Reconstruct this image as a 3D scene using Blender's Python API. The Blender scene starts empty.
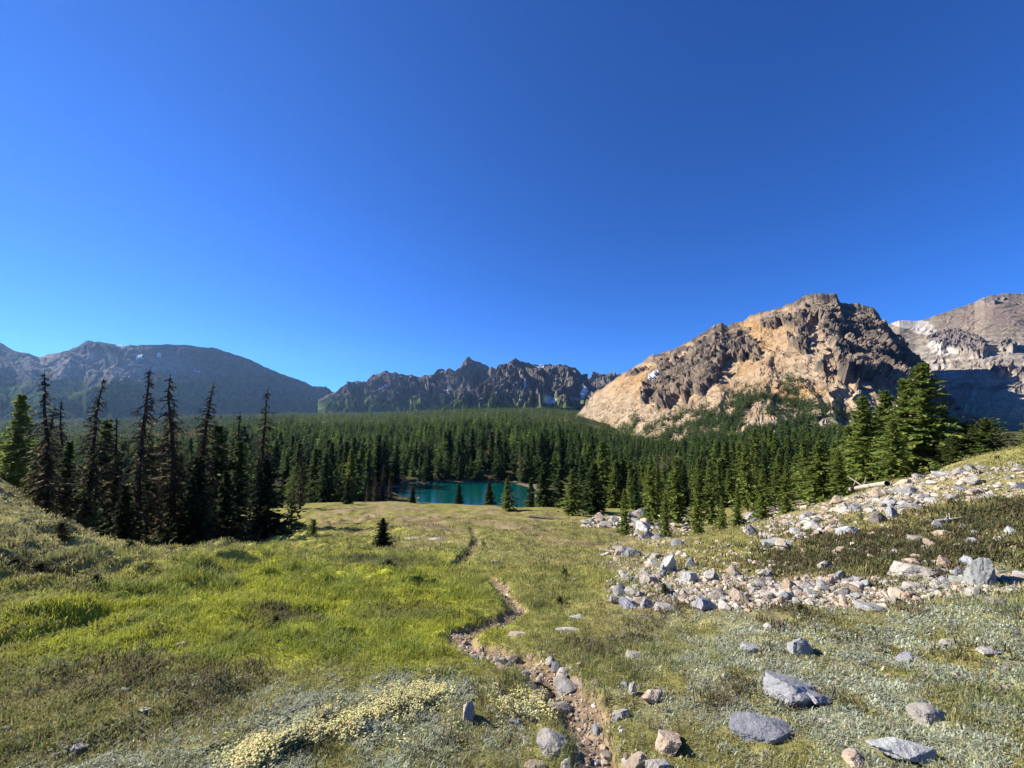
import bpy, math, random
import numpy as np
from mathutils import Vector

SC = bpy.context.scene
COL = SC.collection
rng = np.random.default_rng(7)
random.seed(7)

# ------------------------------------------------------------------ camera, sky, sun, exposure
F, PITCH = 400.0, math.radians(4.0)
CP, SP = math.cos(PITCH), math.sin(PITCH)
cam_data = bpy.data.cameras.new('camera')
cam_data.sensor_width = 36.0
cam_data.lens = F / 1024 * 36.0
cam_data.clip_start = 0.05
cam_data.clip_end = 60000.0
cam = bpy.data.objects.new('camera', cam_data)
COL.objects.link(cam)
cam.rotation_euler = (math.radians(90) + PITCH, 0, 0)
SC.camera = cam

SUN_AZ, SUN_EL = math.radians(-72), math.radians(32)
SUN = Vector((math.sin(SUN_AZ) * math.cos(SUN_EL), math.cos(SUN_AZ) * math.cos(SUN_EL), math.sin(SUN_EL)))
world = bpy.data.worlds.new('World')
SC.world = world
world.use_nodes = True
wn = world.node_tree
sky = wn.nodes.new('ShaderNodeTexSky')
sky.sky_type = 'NISHITA'
sky.sun_disc = False
sky.sun_elevation = SUN_EL
sky.sun_rotation = SUN_AZ
sky.altitude = 2200
sky.air_density = 1.0
sky.dust_density = 0.0
sky.ozone_density = 7.0
tint = wn.nodes.new('ShaderNodeVectorMath'); tint.operation = 'MULTIPLY'      # the camera's deep blue rendering of a clear high-altitude sky
tint.inputs[1].default_value = (.21, .50, .90)
wn.links.new(sky.outputs[0], tint.inputs[0])
wn.links.new(tint.outputs[0], wn.nodes['Background'].inputs[0])
wn.nodes['Background'].inputs[1].default_value = 0.083

sun_data = bpy.data.lights.new('sun', 'SUN')
sun_data.energy = 4.6
sun_data.angle = math.radians(0.5)
sun_data.color = (1.0, 0.93, 0.82)
sun = bpy.data.objects.new('sun', sun_data)
COL.objects.link(sun)
sun.rotation_euler = (-SUN).to_track_quat('-Z', 'Y').to_euler()

SC.view_settings.view_transform = 'Standard'
SC.view_settings.look = 'None'
SC.view_settings.exposure = 1.3
SC.view_settings.gamma = 1.0
SC.cycles.max_bounces = 5
SC.cycles.diffuse_bounces = 3
SC.cycles.transmission_bounces = 4
SC.cycles.use_denoising = True

# ------------------------------------------------------------------ numeric helpers
PERM = rng.permutation(256)
PERM = np.concatenate([PERM, PERM, PERM]).astype(np.int64)
GR = rng.normal(size=(256, 3))
GR /= np.linalg.norm(GR, axis=1)[:, None]

def noise(x, y, z=0.0):
    x, y, z = np.broadcast_arrays(np.asarray(x, float), np.asarray(y, float), np.asarray(z, float))
    xi, yi, zi = np.floor(x).astype(np.int64), np.floor(y).astype(np.int64), np.floor(z).astype(np.int64)
    xf, yf, zf = x - xi, y - yi, z - zi
    xi &= 255; yi &= 255; zi &= 255
    u = xf ** 3 * (xf * (xf * 6 - 15) + 10)
    v = yf ** 3 * (yf * (yf * 6 - 15) + 10)
    w = zf ** 3 * (zf * (zf * 6 - 15) + 10)
    out = 0
    for i in (0, 1):
        for j in (0, 1):
            for k in (0, 1):
                g = GR[PERM[PERM[PERM[(xi + i) & 255] + ((yi + j) & 255)] + ((zi + k) & 255)]]
                d = g[..., 0] * (xf - i) + g[..., 1] * (yf - j) + g[..., 2] * (zf - k)
                out = out + (u if i else 1 - u) * (v if j else 1 - v) * (w if k else 1 - w) * d
    return out * 1.5

def fbm(x, y, z=0.0, octv=4, gain=0.5, lac=2.03):
    a, s = 1.0, 0
    for o in range(octv):
        s = s + a * noise(x, y, z + 7.3 * o)
        x, y, z = np.asarray(x) * lac, np.asarray(y) * lac, np.asarray(z) * lac
        a *= gain
    return s

def ridged(x, y, z=0.0, octv=4, gain=0.5, lac=2.1):
    a, s = 1.0, 0
    for o in range(octv):
        s = s + a * (1 - 2 * np.abs(noise(x, y, z + 3.7 * o)))
        x, y, z = np.asarray(x) * lac, np.asarray(y) * lac, np.asarray(z) * lac
        a *= gain
    return s

def cells(x, y, z):
    """cellular noise: distance to the nearest two points and a random value per cell"""
    xi, yi, zi = np.floor(x).astype(np.int64), np.floor(y).astype(np.int64), np.floor(z).astype(np.int64)
    f1 = np.full(x.shape, 9.0); f2 = np.full(x.shape, 9.0); val = np.zeros(x.shape)
    for i in (-1, 0, 1):
        for j in (-1, 0, 1):
            for k in (-1, 0, 1):
                h = PERM[PERM[PERM[(xi + i) & 255] + ((yi + j) & 255)] + ((zi + k) & 255)]
                p = GR[h] * .45 + .5
                d = (xi + i + p[..., 0] - x) ** 2 + (yi + j + p[..., 1] - y) ** 2 + (zi + k + p[..., 2] - z) ** 2
                near = d < f1
                f2 = np.where(near, f1, np.minimum(f2, d))
                val = np.where(near, h / 255.0, val)
                f1 = np.where(near, d, f1)
    return np.sqrt(f1), np.sqrt(f2), val

def sstep(a, b, x):
    t = np.clip((x - a) / (b - a), 0, 1)
    return t * t * (3 - 2 * t)

def mixc(a, b, t):
    t = np.clip(np.asarray(t), 0, 1)[..., None]
    return np.asarray(a) * (1 - t) + np.asarray(b) * t

def v_of_py(py):
    k = (384 - np.asarray(py, float)) / F
    return -(k * CP + SP) / (CP - k * SP)

def unproject(px, py, Y):
    t = -v_of_py(py)
    Z = t * Y
    zc = Y * CP + Z * SP
    return (np.asarray(px, float) - 512) / F * zc, Y + 0 * Z, Z

def project(X, Y, Z):
    zc = np.maximum(Y * CP + Z * SP, 0.05)
    yc = -Y * SP + Z * CP
    return 512 + F * X / zc, 384 - F * yc / zc

def blobs(px, py, items):
    s = 0
    for b in items:
        cx, cy, rx, ry = b[:4]
        w = b[4] if len(b) > 4 else 1.0
        rot = math.radians(b[5]) if len(b) > 5 else 0
        dx, dy = px - cx, py - cy
        ex = dx * math.cos(rot) + dy * math.sin(rot)
        ey = -dx * math.sin(rot) + dy * math.cos(rot)
        s = s + w * np.exp(-((ex / rx) ** 2 + (ey / ry) ** 2))
    return np.clip(s, 0, 1)

# ------------------------------------------------------------------ mesh helpers
def make_mesh(name, verts, faces, color=None, smooth=True):
    """faces: (n,3) or (n,4) int array"""
    me = bpy.data.meshes.new(name)
    verts = np.ascontiguousarray(verts, dtype=np.float32)
    faces = np.ascontiguousarray(faces, dtype=np.int32)
    n, k = faces.shape
    me.vertices.add(len(verts))
    me.vertices.foreach_set('co', verts.ravel())
    me.loops.add(n * k)
    me.loops.foreach_set('vertex_index', faces.ravel())
    me.polygons.add(n)
    me.polygons.foreach_set('loop_start', np.arange(0, n * k, k, dtype=np.int32))
    me.polygons.foreach_set('use_smooth', np.full(n, smooth, dtype=bool))
    me.update(calc_edges=True)
    if color is not None:
        at = me.color_attributes.new('col', 'FLOAT_COLOR', 'POINT')
        c = np.ones((len(verts), 4), dtype=np.float32)
        c[:, :3] = color
        at.data.foreach_set('color', c.ravel())
    return me

def obj(name, me, mat, parent=None):
    o = bpy.data.objects.new(name, me)
    COL.objects.link(o)
    if mat and not me.materials:
        me.materials.append(mat)
    if parent:
        o.parent = parent
    return o

def tag(o, label=None, cat=None, group=None, kind=None):
    if label: o['label'] = label
    if cat: o['category'] = cat
    if group: o['group'] = group
    if kind: o['kind'] = kind
    return o

def empty(name, loc):
    o = bpy.data.objects.new(name, None)
    COL.objects.link(o)
    o.location = loc
    o.empty_display_size = 0.2
    return o

def grid_faces(nr, nc, wrap=False):
    i = np.arange(nr - 1)[:, None] * nc
    j = np.arange(nc if wrap else nc - 1)[None, :]
    j2 = (j + 1) % nc
    return np.stack([i + j, i + j2, i + nc + j2, i + nc + j], -1).reshape(-1, 4)

# ------------------------------------------------------------------ materials
def mat_new(name):
    m = bpy.data.materials.new(name)
    m.use_nodes = True
    return m, m.node_tree.nodes, m.node_tree.links, m.node_tree.nodes['Principled BSDF']

def mat_vcol(name, rough=0.9, scale=8.0, var=0.35, bump=0.0, bump_scale=20.0, bump_dist=0.02, transl=0.0, spec=0.0, detail=6):
    m, N, L, P = mat_new(name)
    P.inputs['Roughness'].default_value = rough
    P.inputs['Specular IOR Level'].default_value = spec
    at = N.new('ShaderNodeVertexColor'); at.layer_name = 'col'
    geo = N.new('ShaderNodeNewGeometry')
    nz = N.new('ShaderNodeTexNoise')
    nz.inputs['Scale'].default_value = scale
    nz.inputs['Detail'].default_value = detail
    nz.inputs['Roughness'].default_value = 0.65
    L.new(geo.outputs['Position'], nz.inputs['Vector'])
    mr = N.new('ShaderNodeMapRange')
    mr.inputs['From Min'].default_value = 0.3
    mr.inputs['From Max'].default_value = 0.7
    mr.inputs['To Min'].default_value = 1 - var
    mr.inputs['To Max'].default_value = 1 + var
    L.new(nz.outputs[0], mr.inputs['Value'])
    mx = N.new('ShaderNodeVectorMath'); mx.operation = 'SCALE'
    L.new(at.outputs[0], mx.inputs[0]); L.new(mr.outputs[0], mx.inputs['Scale'])
    L.new(mx.outputs[0], P.inputs['Base Color'])
    if bump:
        bn = N.new('ShaderNodeTexNoise')
        bn.inputs['Scale'].default_value = bump_scale
        bn.inputs['Detail'].default_value = 8
        bn.inputs['Roughness'].default_value = 0.7
        L.new(geo.outputs['Position'], bn.inputs['Vector'])
        b = N.new('ShaderNodeBump')
        b.inputs['Strength'].default_value = bump
        b.inputs['Distance'].default_value = bump_dist
        L.new(bn.outputs[0], b.inputs['Height'])
        L.new(b.outputs[0], P.inputs['Normal'])
    if transl:
        tr = N.new('ShaderNodeBsdfTranslucent')
        L.new(mx.outputs[0], tr.inputs['Color'])
        ms = N.new('ShaderNodeMixShader'); ms.inputs[0].default_value = transl
        L.new(P.outputs[0], ms.inputs[1]); L.new(tr.outputs[0], ms.inputs[2])
        L.new(ms.outputs[0], N['Material Output'].inputs['Surface'])
    return m

def mat_rock(name, c1, c2, c3, scale=6.0):
    """weathered stone: two tones in blotches, lichen spots, grain bump"""
    m, N, L, P = mat_new(name)
    P.inputs['Roughness'].default_value = 0.85
    P.inputs['Specular IOR Level'].default_value = 0.25
    tc = N.new('ShaderNodeTexCoord')
    oi = N.new('ShaderNodeObjectInfo')
    add = N.new('ShaderNodeVectorMath'); add.operation = 'ADD'
    ml = N.new('ShaderNodeVectorMath'); ml.operation = 'SCALE'
    ml.inputs[0].default_value = (13.0, 7.0, 5.0)
    L.new(oi.outputs['Random'], ml.inputs['Scale'])
    L.new(tc.outputs['Object'], add.inputs[0]); L.new(ml.outputs[0], add.inputs[1])
    n1 = N.new('ShaderNodeTexNoise'); n1.inputs['Scale'].default_value = scale * 0.35; n1.inputs['Detail'].default_value = 8
    n1.inputs['Roughness'].default_value = 0.65
    n2 = N.new('ShaderNodeTexNoise'); n2.inputs['Scale'].default_value = scale * .9; n2.inputs['Detail'].default_value = 4
    L.new(add.outputs[0], n1.inputs['Vector']); L.new(add.outputs[0], n2.inputs['Vector'])
    r1 = N.new('ShaderNodeValToRGB')
    r1.color_ramp.elements[0].position = 0.36; r1.color_ramp.elements[0].color = (*c1, 1)
    r1.color_ramp.elements[1].position = 0.64; r1.color_ramp.elements[1].color = (*c2, 1)
    L.new(n1.outputs[0], r1.inputs[0])
    r2 = N.new('ShaderNodeMapRange'); r2.inputs['From Min'].default_value = 0.6; r2.inputs['From Max'].default_value = 0.68
    L.new(n2.outputs[0], r2.inputs['Value'])
    mx = N.new('ShaderNodeMixRGB'); mx.inputs[2].default_value = (*c3, 1)
    L.new(r2.outputs[0], mx.inputs[0]); L.new(r1.outputs[0], mx.inputs[1])
    hs = N.new('ShaderNodeHueSaturation')
    mr = N.new('ShaderNodeMapRange'); mr.inputs['To Min'].default_value = 0.75; mr.inputs['To Max'].default_value = 1.25
    L.new(oi.outputs['Random'], mr.inputs['Value']); L.new(mr.outputs[0], hs.inputs['Value'])
    L.new(mx.outputs[0], hs.inputs['Color']); L.new(hs.outputs[0], P.inputs['Base Color'])
    bn = N.new('ShaderNodeTexNoise'); bn.inputs['Scale'].default_value = scale * 1.5; bn.inputs['Detail'].default_value = 5
    bn.inputs['Roughness'].default_value = 0.7
    L.new(add.outputs[0], bn.inputs['Vector'])
    b = N.new('ShaderNodeBump'); b.inputs['Strength'].default_value = 0.5; b.inputs['Distance'].default_value = 0.05
    L.new(bn.outputs[0], b.inputs['Height']); L.new(b.outputs[0], P.inputs['Normal'])
    return m

M_GROUND = mat_vcol('ground_turf', 0.95, 9.0, 0.45, 0.8, 26.0, 0.03)
M_MOUNT = mat_vcol('mountain_rock', 0.95, 0.12, 0.3, 0.7, 0.25, 1.6, detail=10)
M_FAR = mat_vcol('far_mountain_rock', 0.95, 0.03, 0.35, 0.8, 0.04, 9.0, detail=10)
M_GRASS = mat_vcol('grass_blades', 0.7, 3.0, 0.25, transl=0.35, spec=0.25)
M_NEEDLE = mat_vcol('conifer_needles', 0.75, 2.0, 0.3, transl=0.46, spec=0.1)
M_BARK = mat_vcol('bark', 0.9, 14.0, 0.4, 0.6, 40.0, 0.02)
M_PEBBLE = mat_vcol('loose_stone', 0.9, 25.0, 0.3, 0.5, 60.0, 0.01)
M_ROCK = {
    'grey': mat_rock('grey_stone', (0.15, 0.155, 0.165), (0.30, 0.30, 0.31), (0.42, 0.42, 0.38)),
    'tan': mat_rock('tan_stone', (0.27, 0.20, 0.14), (0.42, 0.335, 0.25), (0.36, 0.33, 0.26)),
    'white': mat_rock('pale_stone', (0.25, 0.225, 0.19), (0.41, 0.375, 0.325), (0.30, 0.29, 0.26)),
    'lichen': mat_rock('lichen_stone', (0.22, 0.225, 0.215), (0.38, 0.385, 0.36), (0.40, 0.43, 0.26)),
    'dark': mat_rock('shaded_stone', (0.07, 0.065, 0.06), (0.17, 0.15, 0.13), (0.3, 0.27, 0.22)),  # dark tones carry the shade on one block of the upper talus
}

# ------------------------------------------------------------------ terrain
D = np.array([.3, 1, 2, 3, 4.5, 7, 10, 14, 18, 22, 28, 36, 46, 58, 72, 85, 105, 124, 135, 170, 250, 400, 650, 1100, 2000, 4000, 9000], float)
TAB = {
 -260: [-1.65,-1.68,-1.7,-1.7,-1.7,-1.6,-1.45,-1.3,-1.2,-1.2,-1.4,-3,-6,-10,-14,-18,-20,-21,-21,-22,-22,-22,-22,-15,0,60,100],
    0: [-1.65,-1.69,-1.78,-1.9,-2.02,-2.2,-2.42,-2.72,-2.95,-3.12,-3.4,-5.2,-9,-13,-17,-20,-22,-22,-22,-22,-22,-22,-22,-15,0,60,100],
   60: [-1.65,-1.7,-1.8,-1.9,-2.08,-2.35,-2.75,-3.7,-5.2,-6.3,-7.8,-10,-12,-15,-18,-20,-22,-22,-22,-22,-22,-22,-22,-18,0,60,100],
  130: [-1.65,-1.7,-1.81,-1.94,-2.15,-2.6,-3.3,-5.0,-6.6,-7.5,-8.6,-10,-12,-15,-18,-20,-22,-22,-22,-22,-22,-22,-22,-20,0,60,100],
  200: [-1.65,-1.7,-1.82,-1.96,-2.2,-2.65,-3.25,-4.9,-6.8,-7.8,-8.8,-10,-11.5,-14,-17,-19,-20,-20,-20,-19,-18,-17,-15,-12,0,60,100],
  260: [-1.65,-1.7,-1.83,-1.98,-2.25,-2.75,-3.35,-4.3,-6.0,-7.3,-8.6,-9.9,-11,-13,-17,-19,-20,-20,-20,-18.5,-17,-15,-13,-10,0,60,100],
  330: [-1.65,-1.71,-1.85,-2.0,-2.3,-2.85,-3.5,-4.4,-5.6,-6.6,-7.9,-9.3,-10.6,-12.2,-17,-20,-21.3,-21,-20.5,-19,-17,-15,-13,-8,0,60,100],
  390: [-1.65,-1.72,-1.87,-2.05,-2.35,-2.9,-3.55,-4.5,-5.35,-6.1,-7.3,-8.9,-10.7,-12.2,-16,-20.2,-22,-22,-21,-19,-17,-14,-10,0,20,60,100],
  512: [-1.65,-1.72,-1.9,-2.1,-2.45,-3.0,-3.6,-4.55,-5.45,-6.3,-7.6,-9.3,-11.1,-12.9,-18,-23.5,-24,-22.5,-21,-19,-16,-13,-4,18,50,100,150],
  556: [-1.65,-1.72,-1.9,-2.08,-2.42,-2.97,-3.57,-4.57,-5.5,-6.4,-7.7,-9.4,-11.2,-13.2,-17.2,-19.6,-20.9,-21.0,-20.9,-19.5,-17,-12.5,-2,19,55,100,150],
  600: [-1.65,-1.72,-1.9,-2.05,-2.4,-2.95,-3.55,-4.6,-5.6,-6.6,-7.8,-9.5,-11.2,-13.5,-17,-19,-20.4,-20.6,-20.6,-20,-18,-12,0,20,60,100,150],
  640: [-1.65,-1.72,-1.9,-2.05,-2.4,-2.9,-3.5,-4.5,-5.6,-6.6,-7.8,-9.5,-11.2,-13.5,-17,-19,-20.5,-20.5,-20.5,-20,-18,-8,10,30,60,100,150],
  700: [-1.65,-1.71,-1.88,-2.02,-2.3,-2.7,-3.2,-4.2,-5.4,-6.5,-8,-9.7,-11.5,-13.5,-15.5,-17,-18,-18,-18,-17,-13,0,25,60,100,150,200],
  770: [-1.65,-1.71,-1.86,-2.0,-2.2,-2.45,-2.75,-3.5,-5,-6.2,-7.8,-9.5,-11,-12.5,-14,-15,-16,-16,-16,-15,-9,8,35,70,100,150,200],
  840: [-1.65,-1.7,-1.84,-1.97,-2.12,-2.25,-2.4,-2.8,-4,-5,-6.5,-8,-9.5,-11,-12,-13,-14,-14,-14,-13,-8,8,30,70,100,150,200],
  900: [-1.65,-1.7,-1.82,-1.95,-2.05,-2.1,-2.15,-2.35,-3,-3.8,-4.8,-6,-7.5,-9,-10,-11,-12,-12,-12,-12,-8,5,25,60,100,150,200],
  960: [-1.65,-1.7,-1.8,-1.92,-1.95,-1.9,-1.85,-1.85,-2.3,-2.9,-3.8,-5,-6.2,-7.5,-8.5,-9,-10,-10,-10,-10,-7,3,20,50,100,150,200],
 1024: [-1.65,-1.69,-1.78,-1.9,-1.85,-1.7,-1.55,-1.4,-1.55,-2,-3,-4,-5,-6,-7,-8,-8,-8,-8,-8,-6,2,20,50,100,150,200],
 1280: [-1.65,-1.67,-1.72,-1.75,-1.6,-1.2,-.8,-.4,-.3,-.4,-.9,-2,-3,-4,-5,-6,-6,-6,-6,-6,-4,2,20,50,100,150,200],
}
NU, ND = 260, 330
_us = np.linspace(-260, 1280, NU)
_ld = np.linspace(math.log(.3), math.log(9000), ND)
for c, far in {-260: (-22, -26, -30, -30, -30, -30, -30), 0: (-22, -26, -30, -30, -30, -30, -30), 60: (-22, -26, -30, -30, -30, -30, -30), 130: (-22, -26, -30, -30, -30, -30, -30),
               200: (-18, -20, -22, -24, -24, -24, -24), 260: (-17, -16, -16, -18, -20, -20, -20), 330: (-17, -15, -14, -14, -14, -14, -14), 390: (-17, -14, -11, -9, -8, -8, -8),
               512: (-16, -13, -6, 5, 14, 14, 14), 556: (-17, -14, -8, 2, 10, 10, 10), 600: (-19, -17, -12, -6, 0, 0, 0), 640: (-25, -34, -40, -40, -40, -40, -40), 700: (-26, -36, -42, -40, -40, -40, -40),
               770: (-25, -36, -42, -40, -40, -40, -40), 840: (-22, -34, -42, -40, -40, -40, -40), 900: (-19, -32, -40, -40, -40, -40, -40), 960: (-14, -24, -34, -40, -40, -40, -40),
               1024: (-12, -22, -34, -40, -40, -40, -40), 1280: (-12, -22, -34, -40, -40, -40, -40)}.items():
    TAB[c] = TAB[c][:20] + list(far)      # valley floor under the mountains
_cols = np.array(sorted(TAB))
_t1 = np.array([np.interp(_ld, np.log(D), TAB[c]) for c in _cols])
GT = np.array([np.interp(_us, _cols, _t1[:, k]) for k in range(ND)]).T
def _blur(a, axis, s):
    r = int(3 * s)
    k = np.exp(-0.5 * (np.arange(-r, r + 1) / s) ** 2); k /= k.sum()
    pad = [(0, 0), (0, 0)]; pad[axis] = (r, r)
    return np.apply_along_axis(lambda q: np.convolve(q, k, 'valid'), axis, np.pad(a, pad, mode='edge'))
GT = _blur(_blur(GT, 0, 4.5), 1, 3.2)

AZMAX = math.atan(1.9)
def table_z(X, Y):
    X, Y = np.asarray(X, float), np.asarray(Y, float)
    az = np.clip(np.arctan2(X, Y), -AZMAX, AZMAX)
    d = np.maximum(np.hypot(X, Y), 1e-3) * np.cos(az)
    U = np.clip(512 + 400 * np.tan(az), -260, 1280)
    a = np.clip((U + 260) / 1540 * (NU - 1), 0, NU - 1.001)
    b = np.clip((np.log(np.maximum(d, .3)) - _ld[0]) / (_ld[-1] - _ld[0]) * (ND - 1), 0, ND - 1.001)
    i, j = a.astype(int), b.astype(int)
    s, t = a - i, b - j
    return (GT[i, j] * (1 - s) + GT[i + 1, j] * s) * (1 - t) + (GT[i, j + 1] * (1 - s) + GT[i + 1, j + 1] * s) * t

_rd = np.geomspace(0.8, 1500, 420)
def hit(px, py):
    """where the line of sight through a picture point meets the ground"""
    X, Y, Z = unproject(px, py, _rd)
    gap = Z - table_z(X, Y)
    k = np.nonzero(gap < 0)[0]
    k = max(k[0], 1) if len(k) else len(_rd) - 1
    t = np.clip(gap[k - 1] / (gap[k - 1] - gap[k] + 1e-9), 0, 1)
    return float(X[k - 1] + (X[k] - X[k - 1]) * t), float(Y[k - 1] + (Y[k] - Y[k - 1]) * t)

PATH = [(604, 778), (594, 742), (586, 716), (576, 697), (562, 684), (545, 669), (520, 660), (490, 653), (468, 645), (459, 637), (466, 628), (485, 620), (506, 615), (517, 608), (511, 600), (502, 592), (499, 585), (490, 576)]
TRACK = [(452, 564), (463, 558), (473, 550), (477, 542), (475, 533), (472, 527)]
TRACK_B = [(487, 550), (483, 541), (478, 533)]
def to_world(pts):
    return np.array([hit(*p) for p in pts])
def densify(P, n=12):
    P = np.asarray(P); t = np.arange(len(P)); tt = np.linspace(0, len(P) - 1, (len(P) - 1) * n + 1)
    Q = np.stack([np.interp(tt, t, P[:, 0]), np.interp(tt, t, P[:, 1])], 1)
    for _ in range(n):
        Q[1:-1] = (Q[:-2] + Q[1:-1] * 2 + Q[2:]) / 4
    return Q
PATH_W, TRACK_W, TRACKB_W = densify(to_world(PATH)), densify(to_world(TRACK)), densify(to_world(TRACK_B))
def poly_dist(X, Y, P):
    d = np.full(np.shape(X), 1e9)
    for p in P:
        d = np.minimum(d, (X - p[0]) ** 2 + (Y - p[1]) ** 2)
    return np.sqrt(d)

DIPS = [(355, 639, .17, .10, .16), (345, 641, .12, .1, .12), (428, 582, .4, .22, .3), (424, 590, .3, .2, .2), (545, 682, .16, .14, .12),
        (498, 591, .16, .12, .15), (385, 570, .5, .2, .18), (20, 566, .9, .35, .25), (45, 575, .6, .25, .2), (300, 575, .8, .2, .14)]
DIPS_W = [(*hit(px, py), sx, sy, dz) for px, py, sx, sy, dz in DIPS]

def path_mask(X, Y, R):
    near = R < 12
    d = np.full(np.shape(X), 9.0)
    d[near] = poly_dist(X[near], Y[near], PATH_W)
    w = 0.17 - 0.012 * np.clip(R - 4, 0, 5) + .05 * np.exp(-((R - 4.4) / .8) ** 2)
    m = 1 - sstep(w * .6, w * 1.25, d + 0.09 * fbm(X * 4, Y * 4, 3, 3))
    mid = (R > 7) & (R < 30)
    d2 = np.full(np.shape(X), 9.0)
    d2[mid] = np.minimum(poly_dist(X[mid], Y[mid], TRACK_W), poly_dist(X[mid], Y[mid], TRACKB_W) * 1.6)
    m2 = 1 - sstep(.10, .22, d2 + .05 * fbm(X * 3, Y * 3, 9, 2))
    return m, m2

def ground_z(X, Y, full=False):
    X, Y = np.atleast_1d(np.asarray(X, float)), np.atleast_1d(np.asarray(Y, float))
    z0 = table_z(X, Y)
    R = np.hypot(X, Y)
    px, py = project(X, Y, z0)
    z = z0.copy()
    left = sstep(480, 250, px)
    near = sstep(60, 30, R)
    bil = np.abs(noise(X * 1.05, Y * 1.05, 1.5)) + .5 * np.abs(noise(X * 2.3, Y * 2.3, 4.5))
    z += near * (0.05 + .36 * left * sstep(2.5, 9, R)) * (bil - .35)
    z += sstep(1.0, 6, R) * near * .10 * fbm(X * .33, Y * .33, 2.2, 2)
    z += near * .025 * fbm(X * 4, Y * 4, 5.1, 3)
    nolake = 1 - np.exp(-((X + 4) / 48) ** 2 - ((Y - 100) / 36) ** 2)
    z += sstep(50, 140, R) * nolake * (1.6 * fbm(X / 45, Y / 45, 1.1, 3) + sstep(300, 900, R) * 7 * fbm(X / 220, Y / 220, 8, 3))
    z += sstep(9, 16, R) * sstep(75, 40, R) * (.30 * fbm(X / 5, Y / 5, 13, 3) + .10 * fbm(X / 1.4, Y / 1.4, 14, 2))
    z += (1 - nolake) * sstep(62, 74, R) * sstep(-23.5, -22.3, z0) * .55 * fbm(X / 6, Y / 6, 21, 3)
    m, m2 = path_mask(X, Y, R)
    z -= .07 * m + .10 * m2
    for cx, cy, sx, sy, dz in DIPS_W:
        z -= dz * sstep(1.15, .75, np.sqrt(((X - cx) / sx) ** 2 + ((Y - cy) / sy) ** 2))
    if full:
        return z, px, py, R, m, m2
    return z

def gz(x, y):
    return float(ground_z(x, y)[0])

# plant and soil colours as they are (albedo)
OLIVE, BRIGHT, SILVER = np.array((.195, .185, .058)), np.array((.285, .30, .036)), np.array((.30, .31, .21))
ROSE, DIRT, HEATH = np.array((.235, .175, .105)), np.array((.25, .18, .115)), np.array((.10, .085, .035))
PALEG, SOIL, FLOOR, BROWN = np.array((.31, .285, .12)), np.array((.26, .21, .14)), np.array((.06, .055, .03)), np.array((.16, .135, .062))
B_BRIGHT = [(210, 605, 190, 38), (330, 585, 110, 40), (410, 625, 60, 55), (110, 640, 150, 22, .8), (440, 600, 40, 30), (300, 640, 160, 30, .9), (620, 585, 45, 16, .6)]
B_SILVER = [(340, 735, 150, 42), (130, 775, 160, 20, .8), (860, 690, 170, 45), (990, 640, 100, 50), (780, 650, 110, 26), (930, 745, 140, 40, .8), (420, 690, 60, 14, .7)]
B_ROSE = [(420, 528, 60, 12), (360, 515, 40, 12), (540, 530, 60, 10, .8), (600, 545, 60, 14, .7), (450, 512, 80, 6, .8)]
B_HEATH = [(30, 565, 40, 9, .5), (820, 560, 60, 14), (930, 555, 80, 14), (1000, 520, 50, 14), (870, 545, 60, 10), (275, 625, 28, 9), (85, 590, 18, 6), (380, 565, 40, 5), (420, 610, 40, 8, .5)]
B_PALE = [(60, 520, 110, 40), (200, 560, 160, 18), (20, 470, 50, 30), (300, 555, 130, 14), (420, 555, 90, 14)]
B_BROWN = [(90, 700, 190, 34, .25), (200, 670, 160, 14, .15), (620, 640, 120, 20, .7), (730, 615, 200, 14, .7), (680, 700, 110, 40, .5), (540, 700, 60, 40, .4)]
B_TALUS = [(660, 590, 70, 22), (760, 592, 90, 22), (880, 590, 90, 16), (1000, 582, 60, 14), (800, 515, 60, 18), (880, 500, 70, 16), (960, 480, 80, 16), (640, 560, 40, 10), (660, 530, 40, 14)]

def zones(X, Y, px, py, R):
    wx = px + 26 * fbm(px / 60, py / 25, 3.3, 3) * sstep(1, 5, R)
    wy = py + 9 * fbm(px / 60, py / 25, 8.8, 3)
    n1 = fbm(X * 1.3, Y * 1.3, 6.6, 4)
    z = {}
    z['bright'] = np.clip(blobs(wx, wy, B_BRIGHT) * (1 + .55 * n1), 0, 1)
    z['silver'] = np.clip(blobs(wx, wy, B_SILVER) * (.75 + 1.3 * fbm(X * 2.6, Y * 2.6, 2.1, 3)), 0, 1)
    z['rose'] = np.clip(blobs(wx, wy, B_ROSE) * (.8 + 2.2 * fbm(X / 4, Y / 4, 16, 3)), 0, 1)
    z['heath'] = np.clip(blobs(wx, wy, B_HEATH) * (1.1 + .8 * n1), 0, 1)
    z['pale'] = np.clip(blobs(wx, wy, B_PALE) * (.9 + .6 * n1), 0, 1)
    z['brown'] = np.clip(blobs(wx, wy, B_BROWN) * (1 + .7 * n1), 0, 1)
    z['talus'] = np.clip(blobs(wx, wy, B_TALUS), 0, 1)
    return z

def zone_color(X, Y, px, py, R, Z):
    c = np.broadcast_to(OLIVE, (*np.shape(X), 3))
    c = mixc(c, PALEG, Z['pale']); c = mixc(c, BROWN, Z['brown'] * .8); c = mixc(c, BRIGHT, Z['bright'])
    c = mixc(c, ROSE, Z['rose'] * .8); c = mixc(c, SOIL, Z['talus'] * .5)
    c = mixc(c, HEATH, Z['heath'] * .85); c = mixc(c, SILVER, Z['silver'] * .55)
    return c

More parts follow.
